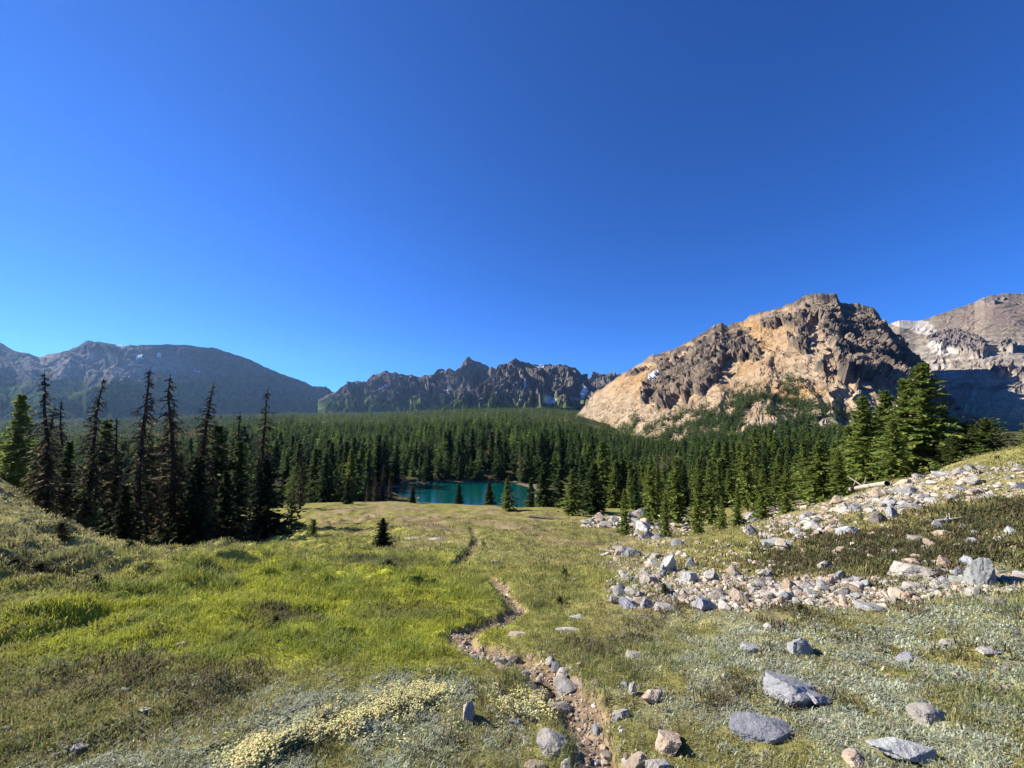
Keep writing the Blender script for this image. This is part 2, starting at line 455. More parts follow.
def build_ground():
    a_in = np.arctan(np.linspace(-1.75, 1.75, 1050))
    a_out = np.linspace(a_in[-1], 2 * math.pi + a_in[0], 72)[1:-1]
    A = np.concatenate([a_in, a_out])
    Rr = np.concatenate([np.geomspace(.3, 60, 640), np.geomspace(60, 5000, 190)[1:]])
    AA, RR = np.meshgrid(A, Rr)
    X, Y = (np.sin(AA) * RR).ravel(), (np.cos(AA) * RR).ravel()
    z, px, py, R, m, m2 = ground_z(X, Y, True)
    Zn = zones(X, Y, px, py, R)
    c = zone_color(X, Y, px, py, R, Zn)
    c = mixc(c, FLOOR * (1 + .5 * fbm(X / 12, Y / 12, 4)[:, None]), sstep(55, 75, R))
    clear = sstep(.25, .6, fbm(X / 60, Y / 60, 12.5, 4)) * sstep(160, 260, R) * sstep(540, 600, px)
    c = mixc(c, np.array((.33, .27, .19)), clear * .85)
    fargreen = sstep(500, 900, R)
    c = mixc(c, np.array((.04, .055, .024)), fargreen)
    # shore stones, path, track
    c = mixc(c, np.array((.36, .31, .23)), sstep(-21.7, -21.9, z) * .35 * sstep(60, 75, R) * (R < 150) * sstep(350, 385, px) * sstep(640, 600, px))
    c = mixc(c, DIRT * (1 + .35 * fbm(X * 9, Y * 9, 2)[:, None]), m * .95)
    c = mixc(c, np.array((.17, .13, .08)), m2 * .9)
    c = np.clip(c * (1 + .22 * fbm(X * .8, Y * .8, 7.7, 3))[:, None], .01, .9)
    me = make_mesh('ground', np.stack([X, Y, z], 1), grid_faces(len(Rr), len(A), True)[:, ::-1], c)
    tag(obj('ground', me, M_GROUND), 'grassy alpine meadow slope with a stony footpath', 'ground', kind='structure')
build_ground()

# ------------------------------------------------------------------ lake
def build_lake():
    m, N, L, P = mat_new('lake_water')
    P.inputs['Base Color'].default_value = (.0, .046, .044, 1)
    P.inputs['Roughness'].default_value = .12
    P.inputs['IOR'].default_value = 1.33
    geo = N.new('ShaderNodeNewGeometry')
    nz = N.new('ShaderNodeTexNoise'); nz.inputs['Scale'].default_value = 1.6; nz.inputs['Detail'].default_value = 5
    L.new(geo.outputs['Position'], nz.inputs['Vector'])
    b = N.new('ShaderNodeBump'); b.inputs['Strength'].default_value = .5; b.inputs['Distance'].default_value = .05
    L.new(nz.outputs[0], b.inputs['Height']); L.new(b.outputs[0], P.inputs['Normal'])
    t = np.linspace(0, 2 * math.pi, 90, endpoint=False)
    r = 1 + .05 * noise(np.cos(t) * 2, np.sin(t) * 2, 5)
    V = np.stack([-1 + 56 * r * np.cos(t), 103 + 30 * r * np.sin(t), np.full(90, -22.0)], 1)
    V = np.vstack([V, [[-1, 103, -22.0]]])
    Fc = np.array([(i, (i + 1) % 90, 90) for i in range(90)])
    tag(obj('lake_water', make_mesh('lake_water', V, Fc), m), 'small teal alpine lake between meadow knoll and forest', 'lake', kind='structure')
build_lake()

# ------------------------------------------------------------------ mountains
LOFT = {}
def loft(name, ridge, base, nu, nv, amp, freq, colorfn, mat, label, prof=.85, crag=None, back=(500, 350), sky_amp=.35, gully=(1.0, .35), seed=0.0, warp=0.0, jag=0.0, block=None):
    ridge, base = np.array(ridge, float), np.array(base, float)
    px = np.linspace(ridge[0, 0], ridge[-1, 0], nu)
    ry, rY = np.interp(px, ridge[:, 0], ridge[:, 1]), np.interp(px, ridge[:, 0], ridge[:, 2])
    by, bY = np.interp(px, base[:, 0], base[:, 1]), np.interp(px, base[:, 0], base[:, 2])
    jg = -jag * (ridged(px / 14, seed, 1, 4) - .3) * np.minimum(1, np.minimum(px - px[0], px[-1] - px) / 12) * rY / F
    R3 = np.stack(unproject(px, ry, rY), 1)
    B3 = np.stack(unproject(px, by, bY), 1)
    v = np.linspace(0, 1, nv) ** 1.0
    V = v[:, None]
    P = np.empty((nv, nu, 3))
    for k in (0, 1):
        P[..., k] = R3[:, k] + (B3[:, k] - R3[:, k]) * V
    zt = np.where(V < 1, V ** prof, 1.0)
    P[..., 2] = R3[:, 2] + (B3[:, 2] - R3[:, 2]) * zt + jg[None, :] * np.exp(-V / .05)
    ppx, ppy = project(P[..., 0], P[..., 1], P[..., 2])
    du = np.gradient(P, axis=1); dv = np.gradient(P, axis=0)
    n = np.cross(dv, du); n /= np.linalg.norm(n, axis=2)[..., None] + 1e-9
    n = np.stack([_blur(n[..., k], 1, nu / 40) for k in range(3)], -1)
    if n[..., 1].mean() > 0: n = -n
    s = np.cumsum(np.hypot(np.gradient(R3[:, 0]), np.gradient(R3[:, 1])))[None, :] + 0 * V
    down = np.linalg.norm(B3 - R3, axis=1)[None, :] * V
    wq = warp * fbm(s * freq * .7, down * freq * .7, seed + 20, 3) / freq
    h = ridged((s + wq) * freq * gully[0], down * freq * gully[1] + wq * freq * .4, seed, 6, .55)
    h = h - h.mean()
    fade = sky_amp + (1 - sky_amp) * sstep(0, .12, V)
    fade = fade * sstep(1.0, .9, V)
    edge = np.minimum(1, np.minimum(np.arange(nu), nu - 1 - np.arange(nu)) / (nu * .04))[None, :]
    Q = P + n * (h * amp * fade * edge)[..., None]
    cm = np.zeros((nv, nu))
    if crag is not None:
        mask, camp, cfreq = crag
        wob = 5 * fbm(ppx / 14, ppy / 14, seed + 3, 3)
        cm = np.clip(mask(ppx + wob, ppy + wob), 0, 1)
        cm = sstep(.32, .55, cm + .16 * fbm(s * cfreq * 1.3, down * cfreq * 1.3, seed + 5, 4))
        ch = .55 + .42 * ridged((s + wq) * cfreq, (down + wq) * cfreq * .62, seed + 9, 5, .55) + .3 * noise(s * cfreq * .5, down * cfreq * .5, seed)
        Q = Q + n * (cm * camp * ch * fade * edge)[..., None]
        Q[..., 2] += (cm * camp * .2 * ch * fade * edge)
    if block:
        bs, ba, everywhere = block
        rock = np.maximum(cm, everywhere)
        wx, wy, wz = (fbm(Q[..., 0] / bs, Q[..., 1] / bs, Q[..., 2] / bs + 40 * q, 2) * .35 for q in (0, 1, 2))
        for sc, am in ((1.0, 1.0), (.45, .40), (.2, .13)):
            f1, f2, vv = cells(Q[..., 0] / (bs * sc) + wx, Q[..., 1] / (bs * sc) + wy, Q[..., 2] / (bs * sc * 2.3) + wz)
            dd = (vv - .5) * 1.0 - .55 * sstep(.16, .0, f2 - f1)
            Q = Q + n * (rock * ba * am * dd * fade * edge)[..., None]
    du = np.gradient(Q, axis=1); dv = np.gradient(Q, axis=0)
    nn = np.cross(dv, du); nn /= np.linalg.norm(nn, axis=2)[..., None] + 1e-9
    if nn[..., 2].mean() < 0: nn = -nn
    ppx2, ppy2 = project(Q[..., 0], Q[..., 1], Q[..., 2])
    col = colorfn(ppx2, ppy2, Q, nn, V + 0 * ppx, cm, h)
    # the far side of the mountain
    nb = 14
    dirv = R3[:, :2] / np.linalg.norm(R3[:, :2], axis=1)[:, None]
    Bk = np.empty((nb, nu, 3))
    for i in range(nb):
        t = (nb - i) / nb
        w = back[0] * t
        Bk[i, :, :2] = Q[0, :, :2] + dirv * w
        Bk[i, :, 2] = Q[0, :, 2] - back[1] * t ** .9 + 12 * amp / 40 * noise(s[0] * freq * 2, t * 6, seed) * t
    allv = np.concatenate([Bk, Q], 0)
    allc = np.concatenate([np.repeat(col[:1], nb, 0), col], 0)
    f = grid_faces(nb + nv, nu)
    me = make_mesh(name, allv.reshape(-1, 3), f, np.clip(allc.reshape(-1, 3), .01, .9))
    if sum(p.normal.z for p in list(me.polygons)[nu * (nb + nv // 2):nu * (nb + nv // 2) + 50]) < 0:
        me.flip_normals()
    o = tag(obj(name, me, mat), label, 'mountain', kind='structure')
    LOFT[label] = (Q, ppx2, ppy2, cm, nn)
    return o

def snow_blobs(px, py, items):
    w = 2.0 * fbm(px / 4, py / 4, 2, 3)
    return sstep(.45, .6, blobs(px + w, py + w * .6, items))

def col_left(px, py, Q, nn, V, cm, h):
    n = fbm(Q[..., 0] / 160, Q[..., 1] / 160, Q[..., 2] / 160, 4)
    c = np.broadcast_to(np.array((.062, .072, .088)), (*px.shape, 3))  # dark blue base: the ridge's shade and haze put into the rock colour
    c = mixc(c, np.array((.24, .22, .215)), blobs(px, py, [(110, 368, 75, 16), (60, 362, 50, 10), (150, 372, 40, 14)]) * (.9 + .5 * n))
    green = sstep(372, 392, py + 8 * n + .03 * (px - 100)) * sstep(300, 180, px)
    c = mixc(c, np.array((.055, .085, .035)), green)
    c = mixc(c, np.array((.05, .07, .035)), sstep(396, 406, py + 5 * n))
    return mixc(c, (.8, .8, .8), snow_blobs(px, py, [(139, 357, 6, 1.6, 1, -20), (159, 355, 3, 3), (121, 346, 7, 1.5), (198, 371, 3, 1.2)]))

def col_mid(px, py, Q, nn, V, cm, h):
    n = fbm(Q[..., 0] / 90, Q[..., 1] / 90, Q[..., 2] / 90, 4)
    c = mixc(np.broadcast_to(np.array((.095, .085, .08)), (*px.shape, 3)), np.array((.17, .145, .125)), .5 + n)
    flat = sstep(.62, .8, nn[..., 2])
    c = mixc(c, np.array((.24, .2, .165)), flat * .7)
    c = mixc(c, mixc(np.broadcast_to(np.array((.05, .075, .03)), (*px.shape, 3)), np.array((.13, .15, .06)), .5 + 1.6 * n), sstep(392, 404, py + 10 * n - .02 * (px - 450)))
    return mixc(c, (.82, .82, .82), snow_blobs(px, py, [(549, 400, 9, 4.5), (584, 392, 4, 8, 1, 20), (541, 366, 5, 1.8), (525, 384, 1.6, 9, 1, 15), (383, 387, 6, 1.5, 1, -30), (448, 388, 2.5, 3), (521, 400, 3, 1.5), (575, 399, 5, 1)]))

CRAGS = [(722, 329, 16, 9), (702, 338, 10, 7), (680, 350, 8, 6), (735, 340, 18, 16), (722, 350, 24, 14), (745, 348, 12, 14), (690, 372, 26, 16), (672, 385, 20, 16), (712, 380, 22, 14), (660, 400, 22, 16), (700, 388, 14, 16),
         (820, 303, 26, 12), (858, 315, 26, 18), (880, 335, 18, 20), (838, 330, 24, 18), (865, 355, 28, 20), (895, 365, 20, 22), (790, 322, 24, 10), (920, 385, 22, 14), (950, 402, 24, 10), (845, 372, 26, 14),
         (760, 368, 10, 12), (800, 345, 16, 10), (770, 320, 14, 8), (635, 372, 14, 7), (655, 358, 12, 6)]
SCREE = [(790, 372, 12, 26, 1, 10), (758, 385, 24, 22, 1, -20), (745, 375, 18, 16), (800, 400, 30, 14), (690, 415, 30, 8), (600, 420, 26, 14), (720, 405, 24, 10), (765, 335, 14, 8)]
CHUTES = [(600, 412, 40, 16, 1, -30), (620, 388, 26, 6, 1, -32), (735, 395, 26, 10, 1, -38), (700, 350, 30, 4, 1, -25), (668, 365, 40, 3.5, 1, -32), (728, 372, 9, 16, 1, 30), (752, 338, 16, 5, 1, -20), (782, 340, 7, 18, 1, 25), (815, 335, 5, 22, 1, 20), (700, 400, 34, 4, 1, -38),
          (830, 365, 6, 26, 1, -15), (645, 412, 24, 4, 1, -35), (680, 395, 5, 14, 1, 25), (856, 350, 4, 20, 1, -25), (800, 312, 14, 3, 1, -20), (648, 378, 30, 4, 1, -30), (760, 318, 24, 4, 1, -18)]
def crag_mask(px, py):
    return blobs(px, py, CRAGS) - .75 * blobs(px, py, SCREE) - .8 * blobs(px, py, CHUTES)

def col_main(px, py, Q, nn, V, cm, h):
    n = fbm(Q[..., 0] / 22, Q[..., 1] / 22, Q[..., 2] / 22, 5)
    n2 = fbm(Q[..., 0] / 70, Q[..., 1] / 70, Q[..., 2] / 70, 3)
    c = mixc(np.broadcast_to(np.array((.285, .203, .125)), (*px.shape, 3)), np.array((.36, .28, .19)), .5 + n)
    c = mixc(c, np.array((.32, .198, .09)), blobs(px, py, [(770, 330, 40, 14), (745, 340, 20, 14), (740, 375, 40, 20), (640, 380, 40, 16), (800, 390, 30, 20)]) * (.7 + n2))
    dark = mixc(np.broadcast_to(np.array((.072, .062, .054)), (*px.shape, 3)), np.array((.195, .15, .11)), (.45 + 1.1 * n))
    al = (Q[..., 0] * .77 - Q[..., 1] * .64) / 9
    c = c * (1 + .28 * fbm(al, Q[..., 2] / 60, 3.3, 4))[..., None]
    ledge = sstep(.74, .92, nn[..., 2] + .1 * n)
    c = mixc(c, dark, cm * (.97 - .75 * ledge))
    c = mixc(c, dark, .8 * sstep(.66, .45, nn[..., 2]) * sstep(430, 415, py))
    c = mixc(c, np.array((.25, .215, .165)), sstep(410, 425, py + 6 * n) * sstep(760, 820, px) * .9)
    veg = sstep(412, 446, py + 10 * n2 - .06 * (px - 640)) * sstep(-.1, .5, n2 + .3 * n)
    c = mixc(c, np.array((.09, .1, .045)), veg * .75)
    return mixc(c, (.85, .85, .85), snow_blobs(px, py, [(653, 375, 8, 3.4, 1, -38), (583, 393, 3, 5)]))

def col_right(px, py, Q, nn, V, cm, h):
    n = fbm(Q[..., 0] / 40, Q[..., 1] / 40, Q[..., 2] / 40, 5)
    n2 = fbm(Q[..., 0] / 120, Q[..., 1] / 120, Q[..., 2] / 120, 3)
    c = mixc(np.broadcast_to(np.array((.185, .155, .12)), (*px.shape, 3)), np.array((.255, .215, .165)), .5 + n)
    c = mixc(c, np.array((.2, .15, .125)), blobs(px, py, [(1000, 315, 50, 14)]) * .8)
    c = mixc(c, np.array((.36, .32, .265)), np.clip(sstep(330, 350, py) * (.55 + .9 * n), 0, 1))
    c = mixc(c, np.array((.32, .27, .2)), sstep(385, 400, py + 8 * n2))
    c = mixc(c, np.array((.15, .13, .12)), cm * .95)
    c = mixc(c, np.array((.12, .12, .06)), sstep(410, 430, py + 6 * n) * .6)
    return mixc(c, np.array((.42, .385, .33)), sstep(.4, .62, blobs(px, py + 2 * n, [(912, 325, 18, 3.5), (925, 331, 14, 4), (936, 345, 10, 6), (905, 322, 14, 3), (945, 352, 12, 4)]) + .25 * n))

loft('mountain', [(-260, 330, 2200), (-90, 322, 2249), (0, 341.6, 2275), (13, 350, 2278), (40, 356, 2286), (66, 350.5, 2294), (80, 345, 2298), (88, 340, 2300), (110, 342.6, 2335), (126, 345, 2361), (153, 344, 2415),
     (179, 344, 2540), (212, 347, 2700), (232, 353, 2811), (249, 358, 2906), (266, 366.5, 3000), (286, 375, 3101), (305, 381, 3197), (312, 385, 3233), (325, 386.5, 3299), (345, 398, 3400), (370, 412, 3500)],
     [(-260, 424, 1200), (0, 424, 1300), (110, 424, 1500), (160, 423, 1950), (220, 421, 2380), (370, 418, 3250)], 900, 220, 55, 1 / 380, col_left, M_FAR, 'broad blue shaded mountain ridge behind the dead trees', prof=.9, gully=(1, .5), seed=1.3, sky_amp=.06, warp=.6, jag=.9, block=(70, 16, .7), back=(900, 350))
loft('mountain', [(318, 400, 2700), (333, 390, 2700), (350, 381, 2700), (366, 379, 2700), (378, 371.5, 2700), (400, 371, 2700), (416, 375, 2700), (433, 373, 2700), (438, 368, 2700), (446, 369, 2700), (449, 366.5, 2700), (456, 371.5, 2700),
     (463, 360, 2700), (469, 356, 2700), (479, 360, 2700), (492, 366, 2700), (530, 372, 2700), (575, 384, 2700), (589, 379, 2700), (594, 371.5, 2700), (599, 373, 2700), (604, 375, 2700), (609, 372.5, 2700), (619, 372.5, 2700), (650, 372, 2700), (690, 380, 2700)],
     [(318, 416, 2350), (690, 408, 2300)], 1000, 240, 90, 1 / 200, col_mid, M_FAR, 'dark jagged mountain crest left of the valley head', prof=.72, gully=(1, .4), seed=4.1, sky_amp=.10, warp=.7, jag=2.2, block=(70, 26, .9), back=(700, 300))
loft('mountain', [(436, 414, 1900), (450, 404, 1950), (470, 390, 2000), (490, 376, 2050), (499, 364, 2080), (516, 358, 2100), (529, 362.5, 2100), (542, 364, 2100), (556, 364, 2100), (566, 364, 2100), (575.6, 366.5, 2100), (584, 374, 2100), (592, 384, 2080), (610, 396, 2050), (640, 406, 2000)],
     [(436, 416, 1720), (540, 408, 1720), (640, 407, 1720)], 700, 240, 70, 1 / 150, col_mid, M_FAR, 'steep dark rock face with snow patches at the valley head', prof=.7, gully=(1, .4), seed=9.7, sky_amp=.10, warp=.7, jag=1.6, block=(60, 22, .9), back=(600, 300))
loft('mountain', [(552, 436, 900), (570, 423, 879), (593, 393, 853), (626, 370, 815), (650, 356, 787), (673, 348, 761), (693, 338, 738), (706, 330, 724), (714, 324, 716), (721, 321.5, 709), (729, 325, 701), (746, 318, 685), (759, 311, 672), (772, 309, 659),
     (792, 302, 640), (806, 294, 626), (822, 292, 610), (836, 294.5, 602), (840, 301, 600), (848, 302, 596), (859, 303.5, 590), (872, 307, 577), (879, 314, 570), (883, 321, 566), (889, 326, 560), (899, 337, 541), (915, 353, 510), (930, 378, 481), (941, 396, 460), (961, 408, 422), (987, 418, 373), (1010, 432, 330)],
     [(552, 448, 700), (610, 454, 460), (640, 460, 320), (700, 464, 240), (760, 464, 200), (900, 456, 195), (1010, 450, 215)], 1200, 460, 3.2, 1 / 36, col_main, M_MOUNT, 'orange scree mountain with dark crags right of the valley', prof=.70, crag=(crag_mask, 8, 1 / 26), back=(300, 200), gully=(1, .25), seed=14.2, sky_amp=.12, warp=.5, jag=1.6, block=(25, 10.5, .07))
loft('mountain', [(800, 360, 1080), (850, 338, 1080), (880, 325, 1080), (891, 323, 1080), (899, 320, 1080), (915, 321, 1080), (925, 319, 1080), (951, 310, 1116), (974, 302, 1152), (984, 297, 1152), (992, 295, 1152), (1008, 293, 1152), (1030, 293, 1152), (1080, 300, 1152), (1180, 330, 1080), (1300, 380, 936)],
     [(800, 436, 400), (1024, 440, 330), (1300, 450, 320)], 800, 400, 2.6, 1 / 90, col_right, M_MOUNT, 'brown rounded mountain with pale slabs at far right', prof=.86, crag=(lambda px, py: blobs(px, py, [(945, 342, 16, 8), (965, 343, 16, 8), (978, 352, 10, 6), (1000, 368, 10, 4), (1010, 350, 10, 4), (990, 298, 16, 4), (1020, 375, 8, 5)]), 8, 1 / 26), back=(600, 400), gully=(1, .4), seed=21.4, sky_amp=.15, warp=.6, jag=.5, block=(22, 6, .05))

# ------------------------------------------------------------------ trees
def tube(P0, P1, r0, r1, k=5):
    P0, P1 = np.asarray(P0, float), np.asarray(P1, float)
    d = P1 - P0; d /= np.linalg.norm(d) + 1e-9
    a = np.cross(d, (0.3, .2, 1) if abs(d[2]) < .9 else (1, 0, .2)); a /= np.linalg.norm(a)
    b = np.cross(d, a)
    t = np.linspace(0, 2 * math.pi, k, endpoint=False)
    ring = np.cos(t)[:, None] * a + np.sin(t)[:, None] * b
    V = np.vstack([P0 + ring * r0, P1 + ring * r1])
    Fc = np.array([(i, (i + 1) % k, k + (i + 1) % k, k + i) for i in range(k)])
    return V, Fc

class MB:
    def __init__(self): self.v, self.f, self.c, self.n = [], [], [], 0
    def add(self, V, Fc, c):
        self.v.append(V); self.f.append(np.asarray(Fc) + self.n); self.n += len(V)
        self.c.append(np.broadcast_to(c, (len(V), 3)))
    def mesh(self, name, smooth=True):
        return make_mesh(name, np.vstack(self.v), np.vstack(self.f), np.vstack(self.c), smooth)

def kites(P, Dv, side, L, W, c):
    """needle sprays: flat kites from P along Dv"""
    P, Dv = np.asarray(P), np.asarray(Dv)
    n = len(P)
    V = np.empty((n, 4, 3))
    V[:, 0] = P
    V[:, 1] = P + Dv * L[:, None] * .45 + side * W[:, None]
    V[:, 2] = P + Dv * L[:, None]
    V[:, 3] = P + Dv * L[:, None] * .45 - side * W[:, None]
    Fc = np.arange(n * 4).reshape(n, 4)
    return V.reshape(-1, 3), Fc, np.repeat(c, 4, 0)

def unit(a):
    return a / (np.linalg.norm(a, axis=-1)[..., None] + 1e-9)

def crown_arrays(r, R, nbr, nsp, start, droop, base_col, shape=.85, ragged=.35, spray=.30, wid=.32, dead=0.0):
    """unit-height conifer crown; r: rng"""
    t = start + (1 - start) * (np.arange(nbr) + r.random(nbr)) / nbr
    t = np.clip(t, 0, .985)
    az = np.arange(nbr) * 2.399 + r.normal(0, .5, nbr)
    env = (1 - (t - start) / (1 - start)) ** shape
    env = env * (.35 + .65 * sstep(start - .01, start + .12, t)) 
    env = env * (1 + .32 * np.sin(t * r.uniform(24, 40) + r.random() * 6) * np.sin(t * r.uniform(9, 17) + r.random() * 6))
    asym = 1 + .3 * np.cos(az - r.random() * 6.28)
    L = R * env * asym * (1 - ragged * r.random(nbr) ** 1.5) + .012
    L = np.where(r.random(nbr) < .06, L * 1.25, L)
    el = droop[0] + (droop[1] - droop[0]) * t + r.normal(0, .12, nbr)
    d = np.stack([np.cos(az) * np.cos(el), np.sin(az) * np.cos(el), np.sin(el)], 1)
    P0 = np.stack([0 * t, 0 * t, t], 1)
    s = (np.arange(nsp) + .6) / nsp
    s = np.clip(s[None, :] + r.normal(0, .08, (nbr, nsp)), .08, 1)
    P = P0[:, None] + d[:, None] * (L[:, None] * s)[..., None]
    P[..., 2] -= .25 * L[:, None] * s ** 2 * (1 - t[:, None])
    lat = np.stack([-np.sin(az), np.cos(az), 0 * az], 1)[:, None] * np.where(np.arange(nsp) % 2, 1, -1)[None, :, None]
    dirs = unit(d[:, None] * .75 + lat * (.75 * (1 - .5 * s))[..., None] + r.normal(0, .28, (nbr, nsp, 3)) + np.array((0, 0, -.12)))
    Ls = (spray * L[:, None] * (1.15 - .45 * s) + .022) * (.7 + .6 * r.random((nbr, nsp)))
    keep = r.random((nbr, nsp)) > dead
    P, dirs, Ls = P[keep], dirs[keep], Ls[keep]
    side = unit(np.cross(dirs, np.array((0, 0, 1.0)) + r.normal(0, .55, dirs.shape)))
    b = (.7 + .6 * r.random(len(P)))[:, None] * (1 + r.normal(0, .06, (len(P), 3)))
    return kites(P - dirs * Ls[:, None] * .25, dirs, side, Ls * 1.25, Ls * wid, np.asarray(base_col) * b)

KIND = {  # R, branches, sprays, start, droop(base,top), colour, shape, ragged
    'spruce': dict(R=.17, nbr=230, nsp=11, spray=.22, start=.03, droop=(-.35, .35), base_col=(.065, .098, .032), shape=.85, ragged=.45),
    'larch': dict(R=.29, nbr=230, nsp=18, start=.06, droop=(-.15, .5), base_col=(.17, .215, .05), shape=.92, ragged=.75, spray=.15, wid=.3),
    'young': dict(R=.30, nbr=70, nsp=8, start=.02, droop=(-.1, .6), base_col=(.085, .125, .04), shape=.8, ragged=.5),
    'bush': dict(R=.50, nbr=200, nsp=22, start=.02, droop=(.0, .9), base_col=(.10, .135, .038), shape=.42, ragged=.5, spray=.12),
    'fir': dict(R=.27, nbr=260, nsp=13, spray=.2, start=.02, droop=(-.3, .35), base_col=(.030, .046, .022), shape=.75, ragged=.4),
}
TREE_MESH = {}
def tree_meshes(kind, nvar=4):
    if kind in TREE_MESH: return TREE_MESH[kind]
    out = []
    for q in range(nvar):
        r = np.random.default_rng(hash(kind) % 1000 * 0 + 100 * len(TREE_MESH) + q + 11)
        K = KIND[kind]
        V, Fc, c = crown_arrays(r, **K)
        crown = make_mesh('crown', V, Fc, c, False)
        mb = MB()
        n = 6
        for i in range(n):
            a, b = i / n, (i + 1) / n
            V1, F1 = tube((.004 * math.sin(i), 0, a * .97 - (.02 if i == 0 else 0)), (.004 * math.sin(i + 1), 0, b * .97), .016 * (1 - a) + .0015, .016 * (1 - b) + .0015, 7)
            mb.add(V1, F1, (.10, .08, .06))
        out.append((crown, mb.mesh('trunk')))
    TREE_MESH[kind] = out
    return out

def dead_meshes(nvar=6):
    if 'dead' in TREE_MESH: return TREE_MESH['dead']
    out = []
    for q in range(nvar):
        r = np.random.default_rng(900 + q)
        mb = MB()
        n = 8
        bx = np.cumsum(r.normal(0, .006, (n + 1, 2)), 0)
        for i in range(n):
            a, b = i / n, (i + 1) / n
            V1, F1 = tube((bx[i, 0], bx[i, 1], a - (.02 if i == 0 else 0)), (bx[i + 1, 0], bx[i + 1, 1], b), .017 * (1 - a) ** .8 + .0012, .017 * (1 - b) ** .8 + .0012, 7)
            mb.add(V1, F1, np.array((.038, .031, .026)))
        trunk = mb.mesh('trunk')
        br = MB()
        for k in range(190):
            t = .06 + .92 * r.random()
            bxy = [np.interp(t, np.arange(n + 1) / n, bx[:, j]) for j in (0, 1)]
            L = (.014 + .12 * (1 - t) ** .85 * sstep(.02, .25, t)) * (.35 + .9 * r.random())
            az = r.random() * 6.28
            el = r.normal(-.25, .35)
            d = np.array((math.cos(az) * math.cos(el), math.sin(az) * math.cos(el), math.sin(el)))
            p = np.array((bxy[0], bxy[1], t))
            e = p + d * L * .55; e2 = e + (d + np.array((0, 0, -.35))) * L * .5
            V1, F1 = tube(p, e, .0036, .0022, 3); br.add(V1, F1, np.array((.05, .04, .033)) * (.7 + .6 * r.random()))
            V1, F1 = tube(e, e2, .0022, .001, 3); br.add(V1, F1, np.array((.05, .04, .033)))
            for w in range(5):
                s = .3 + .7 * r.random()
                q0 = p + (e2 - p) * s
                dd = d * .5 + r.normal(0, .55, 3) + np.array((0, 0, -.35))
                V1, F1 = tube(q0, q0 + dd * L * .42, .0019, .0009, 3); br.add(V1, F1, np.array((.055, .046, .034)) * (.7 + .6 * r.random()))
        lim = br.mesh('branches')
        V, Fc, c = crown_arrays(r, .125, 150, 7, .03, (-.6, .0), (.115, .10, .05), shape=.8, ragged=.8, spray=.13, wid=.25, dead=.2)
        # sparse living sprays low on the stem
        ctr = V.reshape(-1, 4, 3).mean(1)
        keep = r.random(len(ctr)) > sstep(.2, .9, ctr[:, 2]) * .97
        V = V.reshape(-1, 4, 3)[keep].reshape(-1, 3); c = c.reshape(-1, 4, 3)[keep].reshape(-1, 3)
        out.append((make_mesh('crown', V, np.arange(len(V)).reshape(-1, 4), c, False), trunk, lim))
    TREE_MESH['dead'] = out
    return out

def plant_tree(kind, name, X, Y, H, label, group=None, wide=1.0, var=None, lean=(0, 0)):
    ms = dead_meshes() if kind == 'dead' else tree_meshes(kind)
    m = ms[(var if var is not None else random.randrange(99)) % len(ms)]
    t = empty(name, (X, Y, gz(X, Y) - .03 * min(H, 2)))
    t.scale = (H * wide, H * wide, H)
    t.rotation_euler = (lean[0], lean[1], random.random() * 6.28)
    tag(t, label, 'tree', group)
    obj('trunk', m[1], M_BARK, t)
    obj('crown', m[0], M_NEEDLE, t)
    if kind == 'dead':
        obj('branches', m[2], M_BARK, t)
    return t

def tree_at(kind, name, px, py_top, Y, label, group=None, wide=1.0, lean=(0, 0), var=None):
    X, _, Z = unproject(px, py_top, Y)
    X = float(X); H = float(Z) - gz(X, Y)
    return plant_tree(kind, name, X, Y, max(H, .3), label, group, wide, var, lean)

GD = 'dead trees of the left grove'
for i, (px, py, Y, lab, w) in enumerate([
    (58, 369, 19, 'tall bare dead conifer, leftmost spire of the grove', 1.0),
    (95, 375, 21, 'tall bare dead conifer second from left in the grove', .9),
    (144, 366, 18, 'tallest bare dead conifer spire, third from left', .95),
    (180, 373, 19, 'dark bare dead conifer in the middle of the grove', 1.0),
    (208, 381, 20, 'bare dead conifer just right of the grove middle', 1.0),
    (263, 386, 26, 'lone bare dead conifer above the broad dark fir', .9),
    (45, 404, 22, 'short leaning dead snag at left of the grove', 1.2),
    (166, 400, 25, 'shorter dead snag between two dark spires', 1.0),
    (122, 416, 24, 'shorter dead snag with bent top in the grove', 1.0),
    (72, 398, 27, 'thin grey dead snag behind the leftmost spires', .9),
    (302, 446, 45, 'grey dead snag in front of the forest edge', 1.0),
    (238, 410, 30, 'thin dead snag behind the grove at its right', 1.0)]):
    tree_at('dead', 'dead_conifer', px, py, Y, lab, GD, w, (random.gauss(0, .02), .035), i)
for i, (px, py, Y) in enumerate([(376, 470, 62), (384, 463, 64), (391, 472, 63), (368, 480, 60)]):
    tree_at('dead', 'dead_conifer', px, py, Y, 'bare grey dead conifer at the left end of the lake', 'bare grey trees by the lake', 1.2)

